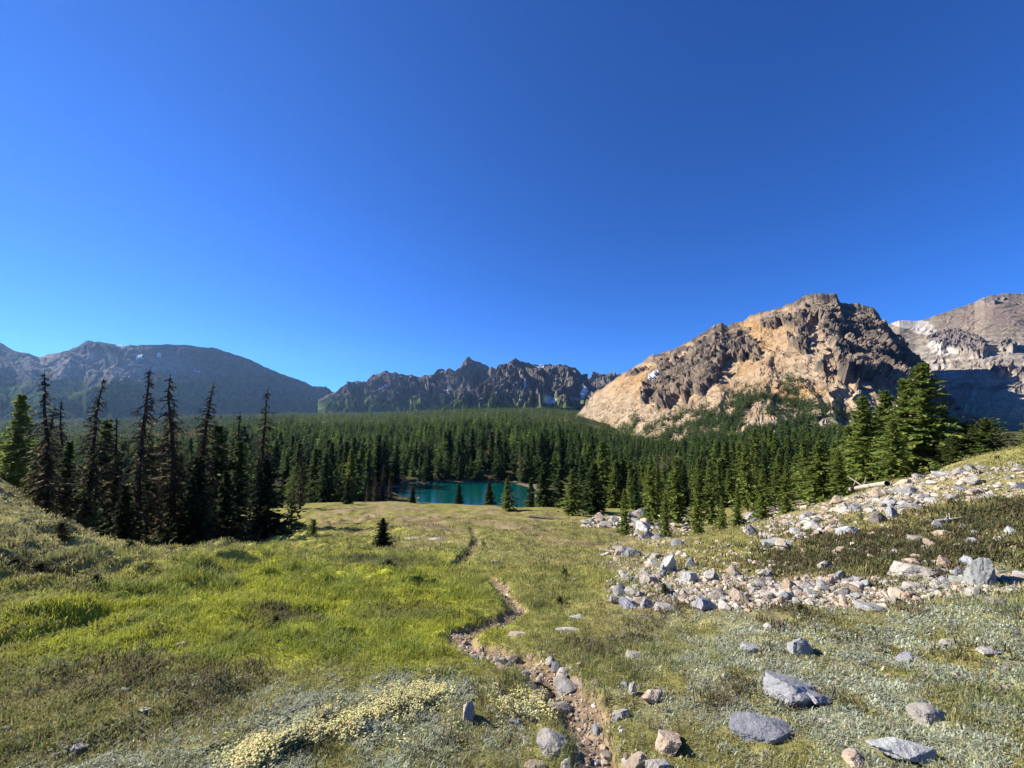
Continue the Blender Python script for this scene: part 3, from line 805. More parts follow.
for kind, px, py, Y, lab, w in [
    ('larch', 22, 394, 34, 'light green conifer standing alone at the left edge', 1.0),
    ('fir', 126, 484, 17, 'small dark fir with low skirts in the grove', .85),
    ('spruce', 108, 418, 25, 'green conifer behind the left dead spires', 1.0),
    ('fir', 200, 455, 19, 'dark dense fir under the dead spires', .85),
    ('fir', 267, 458, 19, 'broad dark fir at the right end of the grove', 1.05),
    ('fir', 226, 470, 22, 'dark fir between the grove middle and broad fir', .8),
    ('spruce', 219, 424, 27, 'mid green conifer behind the grove middle', 1.2),
    ('spruce', 150, 445, 23, 'olive green conifer behind the tallest spire', 1.0),
    ('spruce', 70, 440, 24, 'olive conifer filling between the left spires', 1.0),
    ('spruce', 180, 462, 21, 'drooping olive conifer in the grove shade', 1.0),
    ('spruce', 240, 440, 28, 'straight green conifer right of the grove', 1.1),
    ('young', 96, 498, 18, 'pale green bushy sapling at the grove foot', 1.0),
    ('young', 293, 483, 26, 'pale green sapling right of the broad fir', .9),
    ('bush', 314, 520, 20, 'low dark green shrub right of the broad fir', .8),
    ('fir', 383, 517, 13.2, 'small dark fir alone on the open meadow', 1.35),
    ('fir', 348, 479, 50, 'dark conifer on the shaded slope left of the lake', .9),
    ('spruce', 413, 486, 57, 'small conifer before the left part of the lake', 2.0),
    ('fir', 459, 483, 56, 'dark conifer before the middle of the lake', .9),
    ('spruce', 489, 482, 57, 'conifer before the right part of the lake', 1.9),
    ('larch', 507, 478, 46, 'light feathery conifer on the knoll edge', 1.35),
    ('young', 386, 499, 56, 'tiny sapling on the knoll edge left of the lake', .8),
    ('spruce', 544, 462, 60, 'dense conifer at the right end of the lake', 1.75),
    ('spruce', 560, 468, 68, 'conifer on the shore hiding the right end of the lake', 1.7),
    ('spruce', 531, 478, 66, 'small conifer at the near shore of the lake right part', 1.5),
    ('larch', 572, 469, 42, 'feathery conifer on the meadow right of the lake', 1.3),
    ('spruce', 594, 462, 45, 'broad green conifer beside the stony gully', 1.9),
    ('larch', 624, 488, 21, 'light green conifer at the left end of the stones', .8),
    ('larch', 650, 455, 32, 'tall conifer behind the stony hollow', .8),
    ('larch', 665, 492, 20, 'light green conifer above the stony hollow', .75),
    ('larch', 697, 482, 21, 'feathery conifer left of the pair by the talus', .8),
    ('larch', 722, 496, 19, 'shorter conifer of the pair by the talus', .8),
    ('larch', 737, 486, 19, 'taller conifer of the pair by the talus', .75),
    ('larch', 676, 456, 34, 'tall feathery conifer behind the talus conifers', .9),
    ('larch', 709, 468, 33, 'mid green conifer behind the talus pair', .9),
    ('larch', 762, 470, 26, 'pale conifer behind the talus crest at its left', .9),
    ('larch', 786, 462, 28, 'thin pale conifer behind the talus crest', .8),
    ('larch', 819, 440, 23, 'pale green conifer left of the big right trees', 1.30),
    ('larch', 848, 425, 27, 'feathery conifer beside the big right trees', 1.17),
    ('larch', 862, 396, 24, 'tall leafy conifer at left of the right cluster', 1.23),
    ('larch', 884, 390, 25, 'tall leafy conifer in the middle of the right cluster', 1.30),
    ('larch', 905, 378, 22, 'big leafy conifer of the right cluster', 1.37),
    ('larch', 922, 362, 21, 'tallest leafy conifer on the right above the talus', 1.30),
    ('larch', 872, 425, 27, 'shorter feathery conifer filling between the tall right ones', 1.2),
    ('larch', 893, 418, 19, 'low bright conifer at the foot of the tallest right ones', 1.2),
    ('larch', 838, 450, 22, 'small bright conifer on the talus crest left of the cluster', 1.1),
    ('bush', 952, 440, 18, 'low bushy conifer between the tallest one and the round bush', 1.1),
    ('larch', 942, 405, 22, 'shorter conifer right of the tallest one', 1.43),
    ('bush', 965, 424, 20, 'round bushy conifer near the right edge', 1.2),
    ('bush', 985, 420, 19, 'wide bushy conifer on the right crest', 1.25),
    ('larch', 1030, 410, 24, 'conifer cut by the right edge', 1.0),
    ('young', 832, 502, 11.2, 'small pale sapling growing among the talus stones', .8),
    ('young', 862, 524, 8.2, 'tiny green sapling beside the lichen slab', .9),
    ]:
    nm = {'bush': 'bushy_conifer', 'young': 'conifer_sapling', 'fir': 'dark_fir', 'spruce': 'conifer', 'larch': 'feathery_conifer'}[kind]
    tree_at(kind, nm, px, py, Y, lab, None, w)

# ---- the forest: far trees
def in_lake(X, Y):
    return ((X + 1) / 56) ** 2 + ((Y - 103) / 30) ** 2 < 1.05 and table_z(X, Y) < -21.2
def forest_points():
    r = np.random.default_rng(41)
    pts = []
    n = 60000
    az = np.arctan(np.linspace(-1.5, 1.4, 2)[0] + r.random(n) * 2.9)
    d = np.exp(r.random(n) * (math.log(1500) - math.log(36)) + math.log(36))
    w = d ** 2 / 1500 ** 2
    d = np.sqrt(36 ** 2 + r.random(n) * (420 ** 2 - 36 ** 2))
    d2 = np.sqrt(420 ** 2 + r.random(n) * (2400 ** 2 - 420 ** 2))
    U = np.concatenate([r.uniform(-60, 1080, n), r.uniform(-40, 760, n)])
    d = np.concatenate([d, d2])
    X = (U - 512) / 400 * d
    z = ground_z(X, d)
    return X, d, z, U
fx, fy, fz, fU = forest_points()
fr = np.random.default_rng(5)
dens = np.ones(len(fx))
tz = table_z(fx, fy)
lakeq = (((fx + 1) / 57) ** 2 + ((fy - 103) / 31) ** 2 < 1.0) & (fz < -21.85)
dens[lakeq] = 0
dens[(fU > 250) & (fU < 620) & (fy < 64)] = 0
dens[(fU > 372) & (fU < 580) & (fy < 122)] = 0            # meadow, knoll and lake shore
dens[(fU <= 250) & (fy < 40)] = 0
dens[(fU >= 620) & (fy < 42)] = 0
dens[(fU > 600) & (fU < 800) & (fy < 50)] *= .4
clear = sstep(.25, .6, fbm(fx / 60, fy / 60, 12.5, 4)) * sstep(160, 260, np.hypot(fx, fy)) * sstep(540, 600, fU)
dens *= 1 - .6 * clear
dens[fU > 880] *= .35
dens[(fU < 300) & (fy < 62)] *= .08
dens[(fU < 300) & (fy < 120)] *= .3
dens *= np.where(fy > np.interp(fU, [560, 610, 640, 700, 760, 900, 1010], [3000, 520, 380, 290, 240, 215, 230]), 0, 1)
dens *= np.where(fy > 1000, .8, 1)
dens *= np.where(fy < 420, .46, 1.0)
dens *= np.clip(.72 + 1.0 * fbm(fx / 28, fy / 28, 6, 3), .03, 1.4)
dens *= np.where(fU < 110, .45, 1)
keep = fr.random(len(fx)) < dens
fx, fy, fz, fU = fx[keep], fy[keep], fz[keep], fU[keep]
fh = fr.uniform(4, 13, len(fx)) * (.8 + .5 * fr.random(len(fx)) ** 2) * (1 + .25 * fbm(fx / 30, fy / 30, 17, 2))
fh *= np.where((fU > 640) & (fy < 90), .62, 1) * np.where(fy > 230, np.where(fU > 700, .6, 1), 1)
LIM = np.array([(-100, 440), (0, 430), (60, 432), (130, 436), (200, 432), (240, 418), (300, 414), (330, 416), (420, 415), (480, 411), (520, 404), (560, 411), (590, 418), (625, 434), (655, 442), (690, 432), (730, 418), (770, 408), (820, 412), (880, 440), (1080, 442)], float)
LIMF = np.array([(-100, 398), (150, 400), (250, 403), (300, 406), (400, 406), (500, 400), (555, 403), (580, 410), (640, 440), (1080, 440)], float)
lim = np.where(fy > 450, np.interp(fU, LIMF[:, 0], LIMF[:, 1]), np.interp(fU, LIM[:, 0], LIM[:, 1])) + fr.exponential(4, len(fx))
lim += np.where(fU > 600, np.interp(fy, [60, 110, 160, 220], [24, 20, 8, -4]), np.interp(fy, [60, 110, 170, 260, 380], [26, 22, 14, 5, 0])) * np.where(fU < 250, .3, np.where(fU > 830, .5, 1)) + fr.normal(0, 3, len(fx))
ztop = -v_of_py(lim) * fy
hn = np.minimum(fh, ztop - fz)
keep = hn > np.maximum(np.where((fy > 900) | (fU > 600), .2, .4) * fh, 1.5)
fx, fy, fz, fU, fh = fx[keep], fy[keep], fz[keep], fU[keep], hn[keep]
# thin the overlap: sort nearest first for the individuals
size = fh / fy
vis = (fU > -20) & (fU < 1044)
order = np.argsort(np.where(vis, -size, 0))
NIND = 240
ind, rest = order[:NIND], order[NIND:]
for k in ind:
    U = fU[k]; Y = fy[k]
    kind = 'larch' if (fr.random() < (.6 if U > 600 else .2)) else 'spruce'
    if U > 800: lab, g = 'small green conifer on the slope behind the right cluster', 'conifers behind the right cluster'
    elif U > 600: lab, g = 'green conifer in the wood below the orange mountain', 'conifers below the orange mountain'
    elif U > 330: lab, g = 'dark green conifer standing along the far lake shore', 'conifers along the far lake shore'
    else: lab, g = 'dark green conifer in the wood behind the dead grove', 'conifers behind the dead grove'
    plant_tree(kind, 'conifer', float(fx[k]), float(Y), float(fh[k]), lab, g, 1.0 if kind == 'larch' else 1.15)

def far_tree_templates(n, nbr, nsp, R, col, spray=.5):
    out = []
    for q in range(n):
        r = np.random.default_rng(300 + q)
        V, Fc, c = crown_arrays(r, R, nbr, nsp, .04, (-.3, .3), col, shape=.85, ragged=.4, spray=spray, wid=.42)
        out.append((V, Fc, c))
    return out

def merge_trees(name, X, Y, Z, H, tmpl, tint, label):
    r = np.random.default_rng(77)
    vs, fs, cs, n = [], [], [], 0
    which = r.integers(0, len(tmpl), len(X))
    for q, (V, Fc, c) in enumerate(tmpl):
        idx = np.nonzero(which == q)[0]
        if not len(idx): continue
        a = r.random(len(idx)) * 6.28
        ca, sa = np.cos(a)[:, None], np.sin(a)[:, None]
        w = H[idx][:, None] * r.uniform(.7, 1.6, (len(idx), 1))
        x = X[idx][:, None] + (V[None, :, 0] * ca - V[None, :, 1] * sa) * w
        y = Y[idx][:, None] + (V[None, :, 0] * sa + V[None, :, 1] * ca) * w
        z = Z[idx][:, None] - .2 + V[None, :, 2] * H[idx][:, None]
        vs.append(np.stack([x, y, z], -1).reshape(-1, 3))
        cs.append((c[None] * tint[idx][:, None, :]).reshape(-1, 3))
        fs.append((Fc[None] + (np.arange(len(idx)) * len(V))[:, None, None]).reshape(-1, Fc.shape[1]) + n)
        n += len(idx) * len(V)
    me = make_mesh(name, np.vstack(vs), np.vstack(fs), np.vstack(cs), False)
    return tag(obj(name, me, M_NEEDLE), label, 'forest', kind='stuff')

X, Y, Z, H = fx[rest], fy[rest], fz[rest], fh[rest]
tint = (.7 + .6 * fr.random((len(X), 1))) * np.where((fr.random(len(X)) < .25 + .3 * fbm(X / 40, Y / 40, 3, 2))[:, None], np.array((1.9, 1.75, 1.2)), np.array((1, 1, 1.0)))
tint = np.where((fr.random(len(X)) < .03)[:, None], np.array((2.2, 1.5, 2.0)), tint)
# trees climbing the lower slopes of the mountains
def slope_trees(label, n, weight):
    Q, px, py, cm, nn = LOFT[label]
    w = weight(px, py, Q) * (cm < .4)
    e = Q[1:, 1:] - Q[:-1, :-1]
    area = np.zeros_like(px); area[:-1, :-1] = np.linalg.norm(e, axis=2) ** 2
    p = (w * area).ravel(); p /= p.sum()
    return Q.reshape(-1, 3)[fr.choice(p.size, n, p=p)] + fr.normal(0, .5, (n, 3)) * np.array((1, 1, 0))
nn_main = lambda px, py, Q: np.clip(sstep(404, 440, py + 12 * fbm(Q[..., 0] / 40, Q[..., 1] / 40, 3, 3) - .03 * (px - 640)) * 1.0
    + .8 * blobs(px, py, [(770, 410, 30, 14), (740, 420, 30, 10), (705, 418, 20, 5), (790, 395, 14, 14), (690, 430, 30, 8), (725, 424, 40, 9), (752, 404, 25, 12), (660, 440, 40, 8), (805, 418, 40, 16), (850, 430, 50, 12)]), 0, 1) * sstep(-.25, .25, fbm(Q[..., 0] / 18, Q[..., 1] / 18, 9, 2)) * (.05 + sstep(-10, 20, 900 - px)) * sstep(600, 680, px)
TS = slope_trees('orange scree mountain with dark crags right of the valley', 4600, nn_main)
TL = slope_trees('broad blue shaded mountain ridge behind the dead trees', 4500, lambda px, py, Q: sstep(396, 410, py + 6 * fbm(Q[..., 0] / 200, Q[..., 1] / 200, 3, 3)) * (px > -40))
TM = slope_trees('dark jagged mountain crest left of the valley head', 1500, lambda px, py, Q: sstep(398, 408, py) * (px < 470))
far = Y > 300
merge_trees('forest', X[~far], Y[~far], Z[~far], H[~far], far_tree_templates(6, 70, 4, .17, (.075, .115, .038)), tint[~far], 'dense dark conifer forest around the lake')
X2 = np.concatenate([X[far], TS[:, 0], TL[:, 0], TM[:, 0]]); Y2 = np.concatenate([Y[far], TS[:, 1], TL[:, 1], TM[:, 1]]); Z2 = np.concatenate([Z[far], TS[:, 2], TL[:, 2], TM[:, 2]])
H2 = np.concatenate([H[far], fr.uniform(2.5, 7, len(TS)) * (1 + .3 * fr.random(len(TS))), fr.uniform(8, 14, len(TL)), fr.uniform(10, 18, len(TM))])
tint2 = np.concatenate([tint[far], np.ones((len(TS) + len(TL) + len(TM), 3)) * (.8 + .6 * fr.random((len(TS) + len(TL) + len(TM), 1)))])
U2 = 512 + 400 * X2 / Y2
tint2 = tint2 * (.5 + .5 * sstep(200, 330, U2))[:, None]  # left valley trees darkened in colour, standing in for the mountain's shadow
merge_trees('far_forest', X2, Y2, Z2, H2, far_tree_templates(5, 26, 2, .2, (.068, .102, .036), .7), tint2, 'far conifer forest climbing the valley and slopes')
print('forest', len(X), 'far', int(far.sum()))

# ------------------------------------------------------------------ stones
def icosphere(sub):
    import bmesh
    bm = bmesh.new(); bmesh.ops.create_icosphere(bm, subdivisions=sub, radius=1.0)
    V = np.array([v.co[:] for v in bm.verts]); Fc = np.array([[v.index for v in f.verts] for f in bm.faces]); bm.free()
    return unit(V), Fc
ICO = {k: icosphere(k) for k in (2, 3, 4, 5)}
def rock_shape(seed, sub=4, nplanes=13, rough=.05):
    r = np.random.default_rng(seed)
    V, Fc = ICO[sub]
    n = unit(r.normal(size=(nplanes, 3)))
    dpl = r.uniform(.5, .95, nplanes) 
    dots = V @ n.T
    rr = np.where(dots > .05, dpl / np.maximum(dots, .05), 9).min(1)
    rr = np.minimum(rr, 1.35)
    rr = rr * (1 - .035 * sstep(.75, .98, 1 - np.abs(noise(V[:, 0] * 1.6 + seed, V[:, 1] * 1.6, V[:, 2] * 1.6)) * 2) + rough * fbm(V[:, 0] * 1.8 + seed, V[:, 1] * 1.8, V[:, 2] * 1.8, 4) + rough * .4 * ridged(V[:, 0] * 4, V[:, 1] * 4 + seed, V[:, 2] * 4, 2))
    P = V * rr[:, None]
    P -= (P.max(0) + P.min(0)) / 2
    return P / (P.max(0) - P.min(0)) * 2, Fc          # fits -1..1
ROCK_BIG = [rock_shape(50 + i, 5, 14 + i % 7, .075) for i in range(10)]
ROCK_MED = {m: [make_mesh('stone', *rock_shape(80 + i, 3, 14 + i % 5, .04), smooth=False) for i in range(7)] for m in M_ROCK}
for m, l in ROCK_MED.items():
    for me in l: me.materials.append(M_ROCK[m])

def named_rock(name, px, py, w, h, mat, label, flat=1.0, depth=.8, rot=0.0, tilt=0.0, var=0):
    """px,py: middle of the stone in the picture, w,h its picture size"""
    x, y = hit(px, py + h * .42)
    s = math.hypot(y, 0) / F
    W = w * s * .95
    th = math.atan2(-gz(x, y), y)
    depth = min(depth, .62 * h / w / math.sin(th) + .1)
    Hh = max((h - depth * w * math.sin(th) * .8) / math.cos(th), .42 * h) * s
    V, Fc = ROCK_BIG[var % len(ROCK_BIG)]
    V = V * np.array((W / 2, W / 2 * depth, Hh * .72 * flat))
    me = make_mesh(name, V, Fc, smooth=True)
    me.materials.append(M_ROCK[mat])
    try: me.set_sharp_from_angle(angle=math.radians(22))
    except Exception: pass
    o = bpy.data.objects.new(name, me); COL.objects.link(o)
    y2 = y + W * depth * .3
    x2 = x * y2 / y
    o.location = (x2, y2, gz(x2, y2) + Hh * .13 * flat)
    o.rotation_euler = (0, tilt, rot)
    tag(o, label, 'rock')
    return (x2, y2, W)
OCC = []
NR = [
 ('boulder', 794, 686, 58, 36, 'grey', 'large dark grey boulder with rounded hump in silvery plants', 1, .8, .2, .1),
 ('rock', 765, 727, 74, 26, 'grey', 'wide low grey rock in front of the humped boulder', 1, .7, .1, .05),
 ('rock', 820, 697, 34, 16, 'grey', 'low grey rock against the humped boulder right side', 1, .8, .5, .25),
 ('rock', 897, 746, 64, 30, 'lichen', 'flat lichen spotted rock at bottom right', 1, .9, -.1, .1),
 ('rock', 935, 716, 46, 22, 'white', 'pale rounded rock above the flat lichen rock', 1, .8, .3, 0),
 ('rock', 855, 760, 34, 18, 'tan', 'pinkish tan rock at the bottom edge', 1, .8, .7, 0),
 ('rock', 800, 648, 25, 21, 'grey', 'pointed blue grey rock behind the humped boulder', 1.1, .8, .4, .2),
 ('rock', 754, 647, 32, 14, 'lichen', 'flat pale slab left of the pointed rock', .8, .8, .5, .2),
 ('rock', 905, 656, 28, 13, 'grey', 'low dark grey rock in the silvery field', 1, .8, 0, 0),
 ('boulder', 983, 574, 30, 31, 'lichen', 'upright pale boulder leaning at the right talus end', 1.1, .7, .3, .35),
 ('boulder', 915, 569, 46, 21, 'white', 'long pale boulder atop the lower talus band', 1, .7, .1, .1),
 ('rock', 896, 590, 28, 14, 'tan', 'tan blocky rock below the long pale boulder', 1, .8, .3, 0),
 ('rock', 914, 584, 26, 15, 'white', 'pale blocky rock right below the long boulder', 1, .8, .8, 0),
 ('rock', 873, 603, 36, 12, 'lichen', 'flat grey slab at the talus front edge', .9, .8, .1, .1),
 ('rock', 742, 599, 21, 18, 'tan', 'squarish tan rock in the lower talus', 1.1, .8, .3, 0),
 ('rock', 706, 606, 25, 18, 'grey', 'leaning grey slab at the talus lower left', 1, .7, .5, .4),
 ('rock', 764, 573, 16, 12, 'white', 'white stone on dark heath above the talus', 1, .8, .1, 0),
 ('rock', 772, 594, 19, 13, 'white', 'bright white stone right of the squarish tan rock', 1, .8, .9, 0),
 ('rock', 790, 592, 14, 11, 'white', 'smaller white stone at the bright stone right side', 1, .8, .6, 0),
 ('rock', 825, 563, 15, 12, 'white', 'round pale stone in the dark heath patch', 1, .8, .4, 0),
 ('rock', 883, 521, 20, 13, 'dark', 'dark shaded block on the upper talus', 1.1, .8, .2, 0),
 ('rock', 847, 533, 28, 16, 'lichen', 'tilted greenish slab on the upper slope', .8, .8, .3, -.35),
 ('rock', 779, 543, 36, 13, 'lichen', 'broad flat grey rock on the upper slope left', .9, .8, .1, 0),
 ('rock', 919, 540, 22, 9, 'white', 'pale low rock with a dark right side', 1, .8, .1, 0),
 ('rock', 709, 576, 22, 17, 'white', 'pale rounded rock in the left talus', 1, .8, .5, .2),
 ('rock', 690, 580, 20, 15, 'lichen', 'grey green rock beside the pale rounded one', 1, .8, .2, 0),
 ('rock', 469, 713, 19, 23, 'white', 'upright pale grey stone in grass left of the path', .9, .6, 1.3, .3),
 ('rock', 553, 744, 34, 24, 'white', 'chunky pale rock in the path at the bottom', .8, .8, .2, .1),
 ('rock', 534, 765, 28, 14, 'tan', 'tan rock at the bottom edge below the chunky rock', 1, .8, .5, 0),
 ('rock', 564, 762, 18, 14, 'white', 'small pale rock right of the bottom tan rock', 1, .8, .9, 0),
 ('rock', 567, 677, 29, 17, 'white', 'rounded white rock on the path bend', .75, .8, .1, .05),
 ('rock', 544, 672, 16, 14, 'grey', 'small grey rock left of the white path rock', 1, .8, .6, .2),
 ('rock', 650, 694, 26, 18, 'tan', 'tan rock in grass right of the path', 1, .8, .4, .1),
 ('rock', 634, 690, 10, 12, 'white', 'small pointed pale stone left of the tan rock', 1.2, .8, .4, .3),
 ('rock', 619, 712, 26, 11, 'white', 'flat pale rock on the right path edge', 1, .8, .3, -.2),
 ('rock', 561, 699, 22, 12, 'white', 'flat pale stone set in the middle of the path', 1, .8, .2, .1),
 ('rock', 671, 738, 33, 29, 'tan', 'big tan rock at the bottom right of the path', .8, .8, .4, .1),
 ('rock', 634, 760, 34, 20, 'tan', 'broad tan rock on the path bottom edge', 1, .8, .2, 0),
 ('rock', 660, 765, 30, 14, 'white', 'pale flat rock right of the broad tan rock', 1, .8, .1, .1),
 ('rock', 634, 657, 17, 9, 'white', 'low pale stone alone in the meadow right of path', 1, .8, .3, 0),
 ('boulder', 667, 566, 21, 23, 'lichen', 'tall grey boulder at the left end of the talus', 1.15, .8, .2, .2),
 ('rock', 649, 581, 19, 14, 'white', 'pale rock leaning on the tall grey boulder', 1, .8, .2, .1),
 ('rock', 667, 610, 26, 12, 'white', 'long white rock at the lowest talus edge', 1, .8, .2, 0),
 ('rock', 629, 607, 22, 14, 'grey', 'grey rock in the cluster left of the talus', 1, .8, .2, .2),
 ('rock', 616, 603, 14, 10, 'white', 'white stone in the cluster left of the talus', 1, .8, .2, .2),
 ('rock', 638, 599, 14, 12, 'white', 'upright white stone behind the left cluster', 1.1, .8, .7, .3),
 ('rock', 569, 629, 30, 5, 'white', 'thin pale slab lying flat right of the path', 1, .8, .1, 0),
 ('rock', 516, 632, 24, 8, 'tan', 'flat tan slab between the path bends', .9, .8, -.2, -.1),
 ('rock', 577, 617, 16, 6, 'lichen', 'small flat grey stone above the thin slab', 1, .8, .1, 0),
 ('rock', 355, 636, 18, 9, 'white', 'pale stone sitting in a dark hollow', 1, .8, .3, .2),
 ('rock', 221, 558, 19, 4, 'white', 'flat white stone on the left meadow crest', 1, .8, .1, 0),
 ('rock', 146, 583, 14, 4, 'white', 'thin pale stone on the left meadow', 1, .8, .1, 0),
 ('rock', 78, 747, 14, 11, 'white', 'small white stone at the bottom left', 1, .8, .5, .2),
 ('rock', 3, 730, 14, 6, 'white', 'pale stone cut by the left edge', 1, .8, .2, 0),
 ('rock', 181, 648, 12, 7, 'tan', 'small tan stone in bright grass', 1, .8, .2, 0),
 ('rock', 121, 694, 15, 7, 'lichen', 'small grey stone in brown heath at lower left', 1, .8, .2, 0),
 ('rock', 144, 716, 13, 4, 'white', 'thin pale stone in brown heath at lower left', 1, .8, .2, 0),
 ('rock', 634, 551, 17, 13, 'grey', 'grey boulder at the foot of the left talus conifer', 1, .8, .2, .1),
 ('rock', 946, 642, 22, 10, 'white', 'pale stone low in the right silvery field', 1, .8, .3, 0),
 ('rock', 1003, 602, 26, 10, 'white', 'long pale stone below the upright boulder', 1, .8, .2, 0),
 ('rock', 990, 655, 26, 9, 'white', 'flat pale stone at the right edge of the silvery field', 1, .8, .2, 0),
]
NR += [('rock', 411, 538, 24, 5, 'white', 'flat pale stone patch on the knoll beside the small dark fir', .9, .8, .1, 0),
       ('rock', 437, 541, 18, 5, 'white', 'second flat pale stone on the knoll, nearer the trail', .9, .8, .4, 0),
       ('rock', 494, 560, 12, 4, 'tan', 'thin tan stone on the meadow right of the twin track', .9, .8, .2, 0)]
for i, (nm, px, py, w, h, m, lab, fl, dp, rot, tilt) in enumerate(NR):
    OCC.append(named_rock(nm, px, py, w, h, m, lab, fl, dp, rot, tilt, i * 3 + i // 10))

# the talus: the largest stones each a thing, the small rubble one mass
TALUS = [  # cx, cy, rx, ry, share, group, label words, size px
    (655, 592, 42, 18, .17, 'stones of the left talus', 'left talus'),
    (735, 595, 60, 15, .2, 'stones of the lower talus band', 'lower talus band'),
    (850, 590, 75, 13, .2, 'stones of the lower talus band', 'lower talus band'),
    (975, 584, 60, 10, .12, 'stones of the lower talus band', 'lower talus band'),
    (790, 525, 45, 16, .17, 'stones of the upper talus', 'upper talus'),
    (870, 500, 55, 14, .2, 'stones of the upper talus', 'upper talus'),
    (960, 482, 70, 18, .22, 'stones of the upper talus', 'upper talus'),
    (660, 530, 34, 14, .1, 'stones of the stony hollow', 'stony hollow'),
    (612, 524, 26, 5, .06, 'stones of the stony hollow', 'stony hollow'),
    (700, 560, 90, 16, .08, 'stones of the left talus', 'left talus'),
    (900, 545, 110, 22, .06, 'stones of the upper talus', 'upper talus'),
]
sr = np.random.default_rng(99)
shares = np.array([t[4] for t in TALUS]); shares /= shares.sum()
cand = []
for q in sr.choice(len(TALUS), 3200, p=shares):
    cx, cy, rx, ry = TALUS[q][:4]
    a, rad = sr.random() * 6.28, math.sqrt(sr.random())
    px, py = cx + rx * rad * math.cos(a) * 1.15, cy + ry * rad * math.sin(a) * 1.15
    if px > 1060: continue
    s = min(3.5 * (1 + sr.pareto(2.8)), 14)
    cand.append((s, px, py, q))
cand.sort(key=lambda c: -c[0])
small = []
names = {'white': 'pale', 'tan': 'tan', 'grey': 'grey', 'lichen': 'grey green'}
for i, (s, px, py, q) in enumerate(cand):
    x, y = hit(px, py)
    if y > 60: continue
    W = s * y / F
    if i < 200:
        m = sr.choice(['white', 'tan', 'grey', 'lichen'], p=[.30, .30, .24, .16])
        me = ROCK_MED[m][sr.integers(0, 7)]
        o = bpy.data.objects.new('talus_stone', me); COL.objects.link(o)
        o.scale = (W / 2 * sr.uniform(.9, 1.3), W / 2 * sr.uniform(.7, 1.1), W / 2 * sr.uniform(.5, .95))
        o.rotation_euler = (sr.normal(0, .3), sr.normal(0, .3), sr.random() * 6.28)
        o.location = (x, y, gz(x, y) + o.scale.z * .35)
        tag(o, '%s angular stone lying in the %s' % (names[m], TALUS[q][6]), 'stone', TALUS[q][5])
    else:
        small.append((x, y, W))

# low stones half sunk along the lower path
for i in range(44):
    q = sr.integers(0, 95)
    p = PATH_W[q]
    x, y = p[0] + sr.normal(0, .30), p[1] + sr.normal(0, .12)
    W = sr.uniform(.035, .10) * (1 + .25 * max(0, y - 2.5))
    m = sr.choice(['white', 'tan', 'grey'], p=[.4, .45, .15])
    o = bpy.data.objects.new('path_stone', ROCK_MED[m][sr.integers(0, 7)]); COL.objects.link(o)
    o.scale = (W / 2 * sr.uniform(.9, 1.4), W / 2 * sr.uniform(.7, 1.1), W / 2 * sr.uniform(.5, .8))
    o.rotation_euler = (sr.normal(0, .2), sr.normal(0, .2), sr.random() * 6.28)
    o.location = (x, y, gz(x, y) + o.scale.z * .2)
    tag(o, '%s low stone half sunk beside the lower footpath' % names[m], 'stone', 'low stones along the footpath')

def rubble(name, pts, label, cols, sub=2):
    T = [rock_shape(200 + i, sub, 8, .04) for i in range(6)]
    vs, fs, cs, n = [], [], [], 0
    P = np.array(pts)
    Z = ground_z(P[:, 0], P[:, 1])
    for (x, y, W), z in zip(pts, Z):
        V, Fc = T[sr.integers(0, 6)]
        sc = W / 2 * np.array((sr.uniform(.9, 1.3), sr.uniform(.7, 1.1), sr.uniform(.45, .9)))
        a = sr.random() * 6.28
        V = V * sc
        V = np.stack([V[:, 0] * math.cos(a) - V[:, 1] * math.sin(a) + x, V[:, 0] * math.sin(a) + V[:, 1] * math.cos(a) + y, V[:, 2] + z + sc[2] * .3], 1)
        vs.append(V); fs.append(Fc + n); n += len(V)
        cs.append(np.broadcast_to(np.array(cols[sr.integers(0, len(cols))]) * sr.uniform(.75, 1.2), (len(V), 3)))
    me = make_mesh(name, np.vstack(vs), np.vstack(fs), np.vstack(cs), False)
    return tag(obj(name, me, M_PEBBLE), label, 'rubble', kind='stuff')
STONE_COLS = [(.37, .335, .285), (.38, .31, .235), (.28, .27, .25), (.40, .36, .30), (.34, .26, .19)]
# finer rubble between the stones
for q in sr.choice(len(TALUS), 5000, p=shares):
    cx, cy, rx, ry = TALUS[q][:4]
    a, rad = sr.random() * 6.28, sr.random() ** .6
    px, py = cx + rx * rad * math.cos(a) * 1.25, cy + ry * rad * math.sin(a) * 1.25
    if px > 1060: continue
    x, y = hit(px, py)
    if y < 60: small.append((x, y, sr.uniform(1.3, 3.6) * y / F))
# stray stones over the right-hand meadow
for _ in range(420):
    px, py = sr.uniform(480, 1040), sr.uniform(560, 768)
    x, y = hit(px, py)
    small.append((x, y, sr.uniform(1.0, 2.6) * (1 + sr.pareto(4)) * y / F))
for _ in range(160):
    px, py = sr.uniform(330, 640), sr.uniform(506, 556)
    x, y = hit(px, py)
    small.append((x, y, sr.uniform(.8, 2.4) * y / F))
rubble('rubble', small, 'loose small stones scattered through the talus and meadow', STONE_COLS)
pp = []
seg = PATH_W
for _ in range(1300):
    p = seg[sr.integers(0, len(seg))]
    w = .17 - .012 * min(max(0, math.hypot(*p) - 4), 5)
    x, y = p[0] + sr.normal(0, w * .55), p[1] + sr.normal(0, w * .55)
    pp.append((x, y, sr.uniform(.008, .02) * (1 + min(sr.pareto(3), 3)) ))
rubble('gravel', pp, 'loose gravel and pebbles on the footpath', [(.30, .22, .155), (.38, .32, .26), (.25, .19, .14), (.42, .37, .32)])

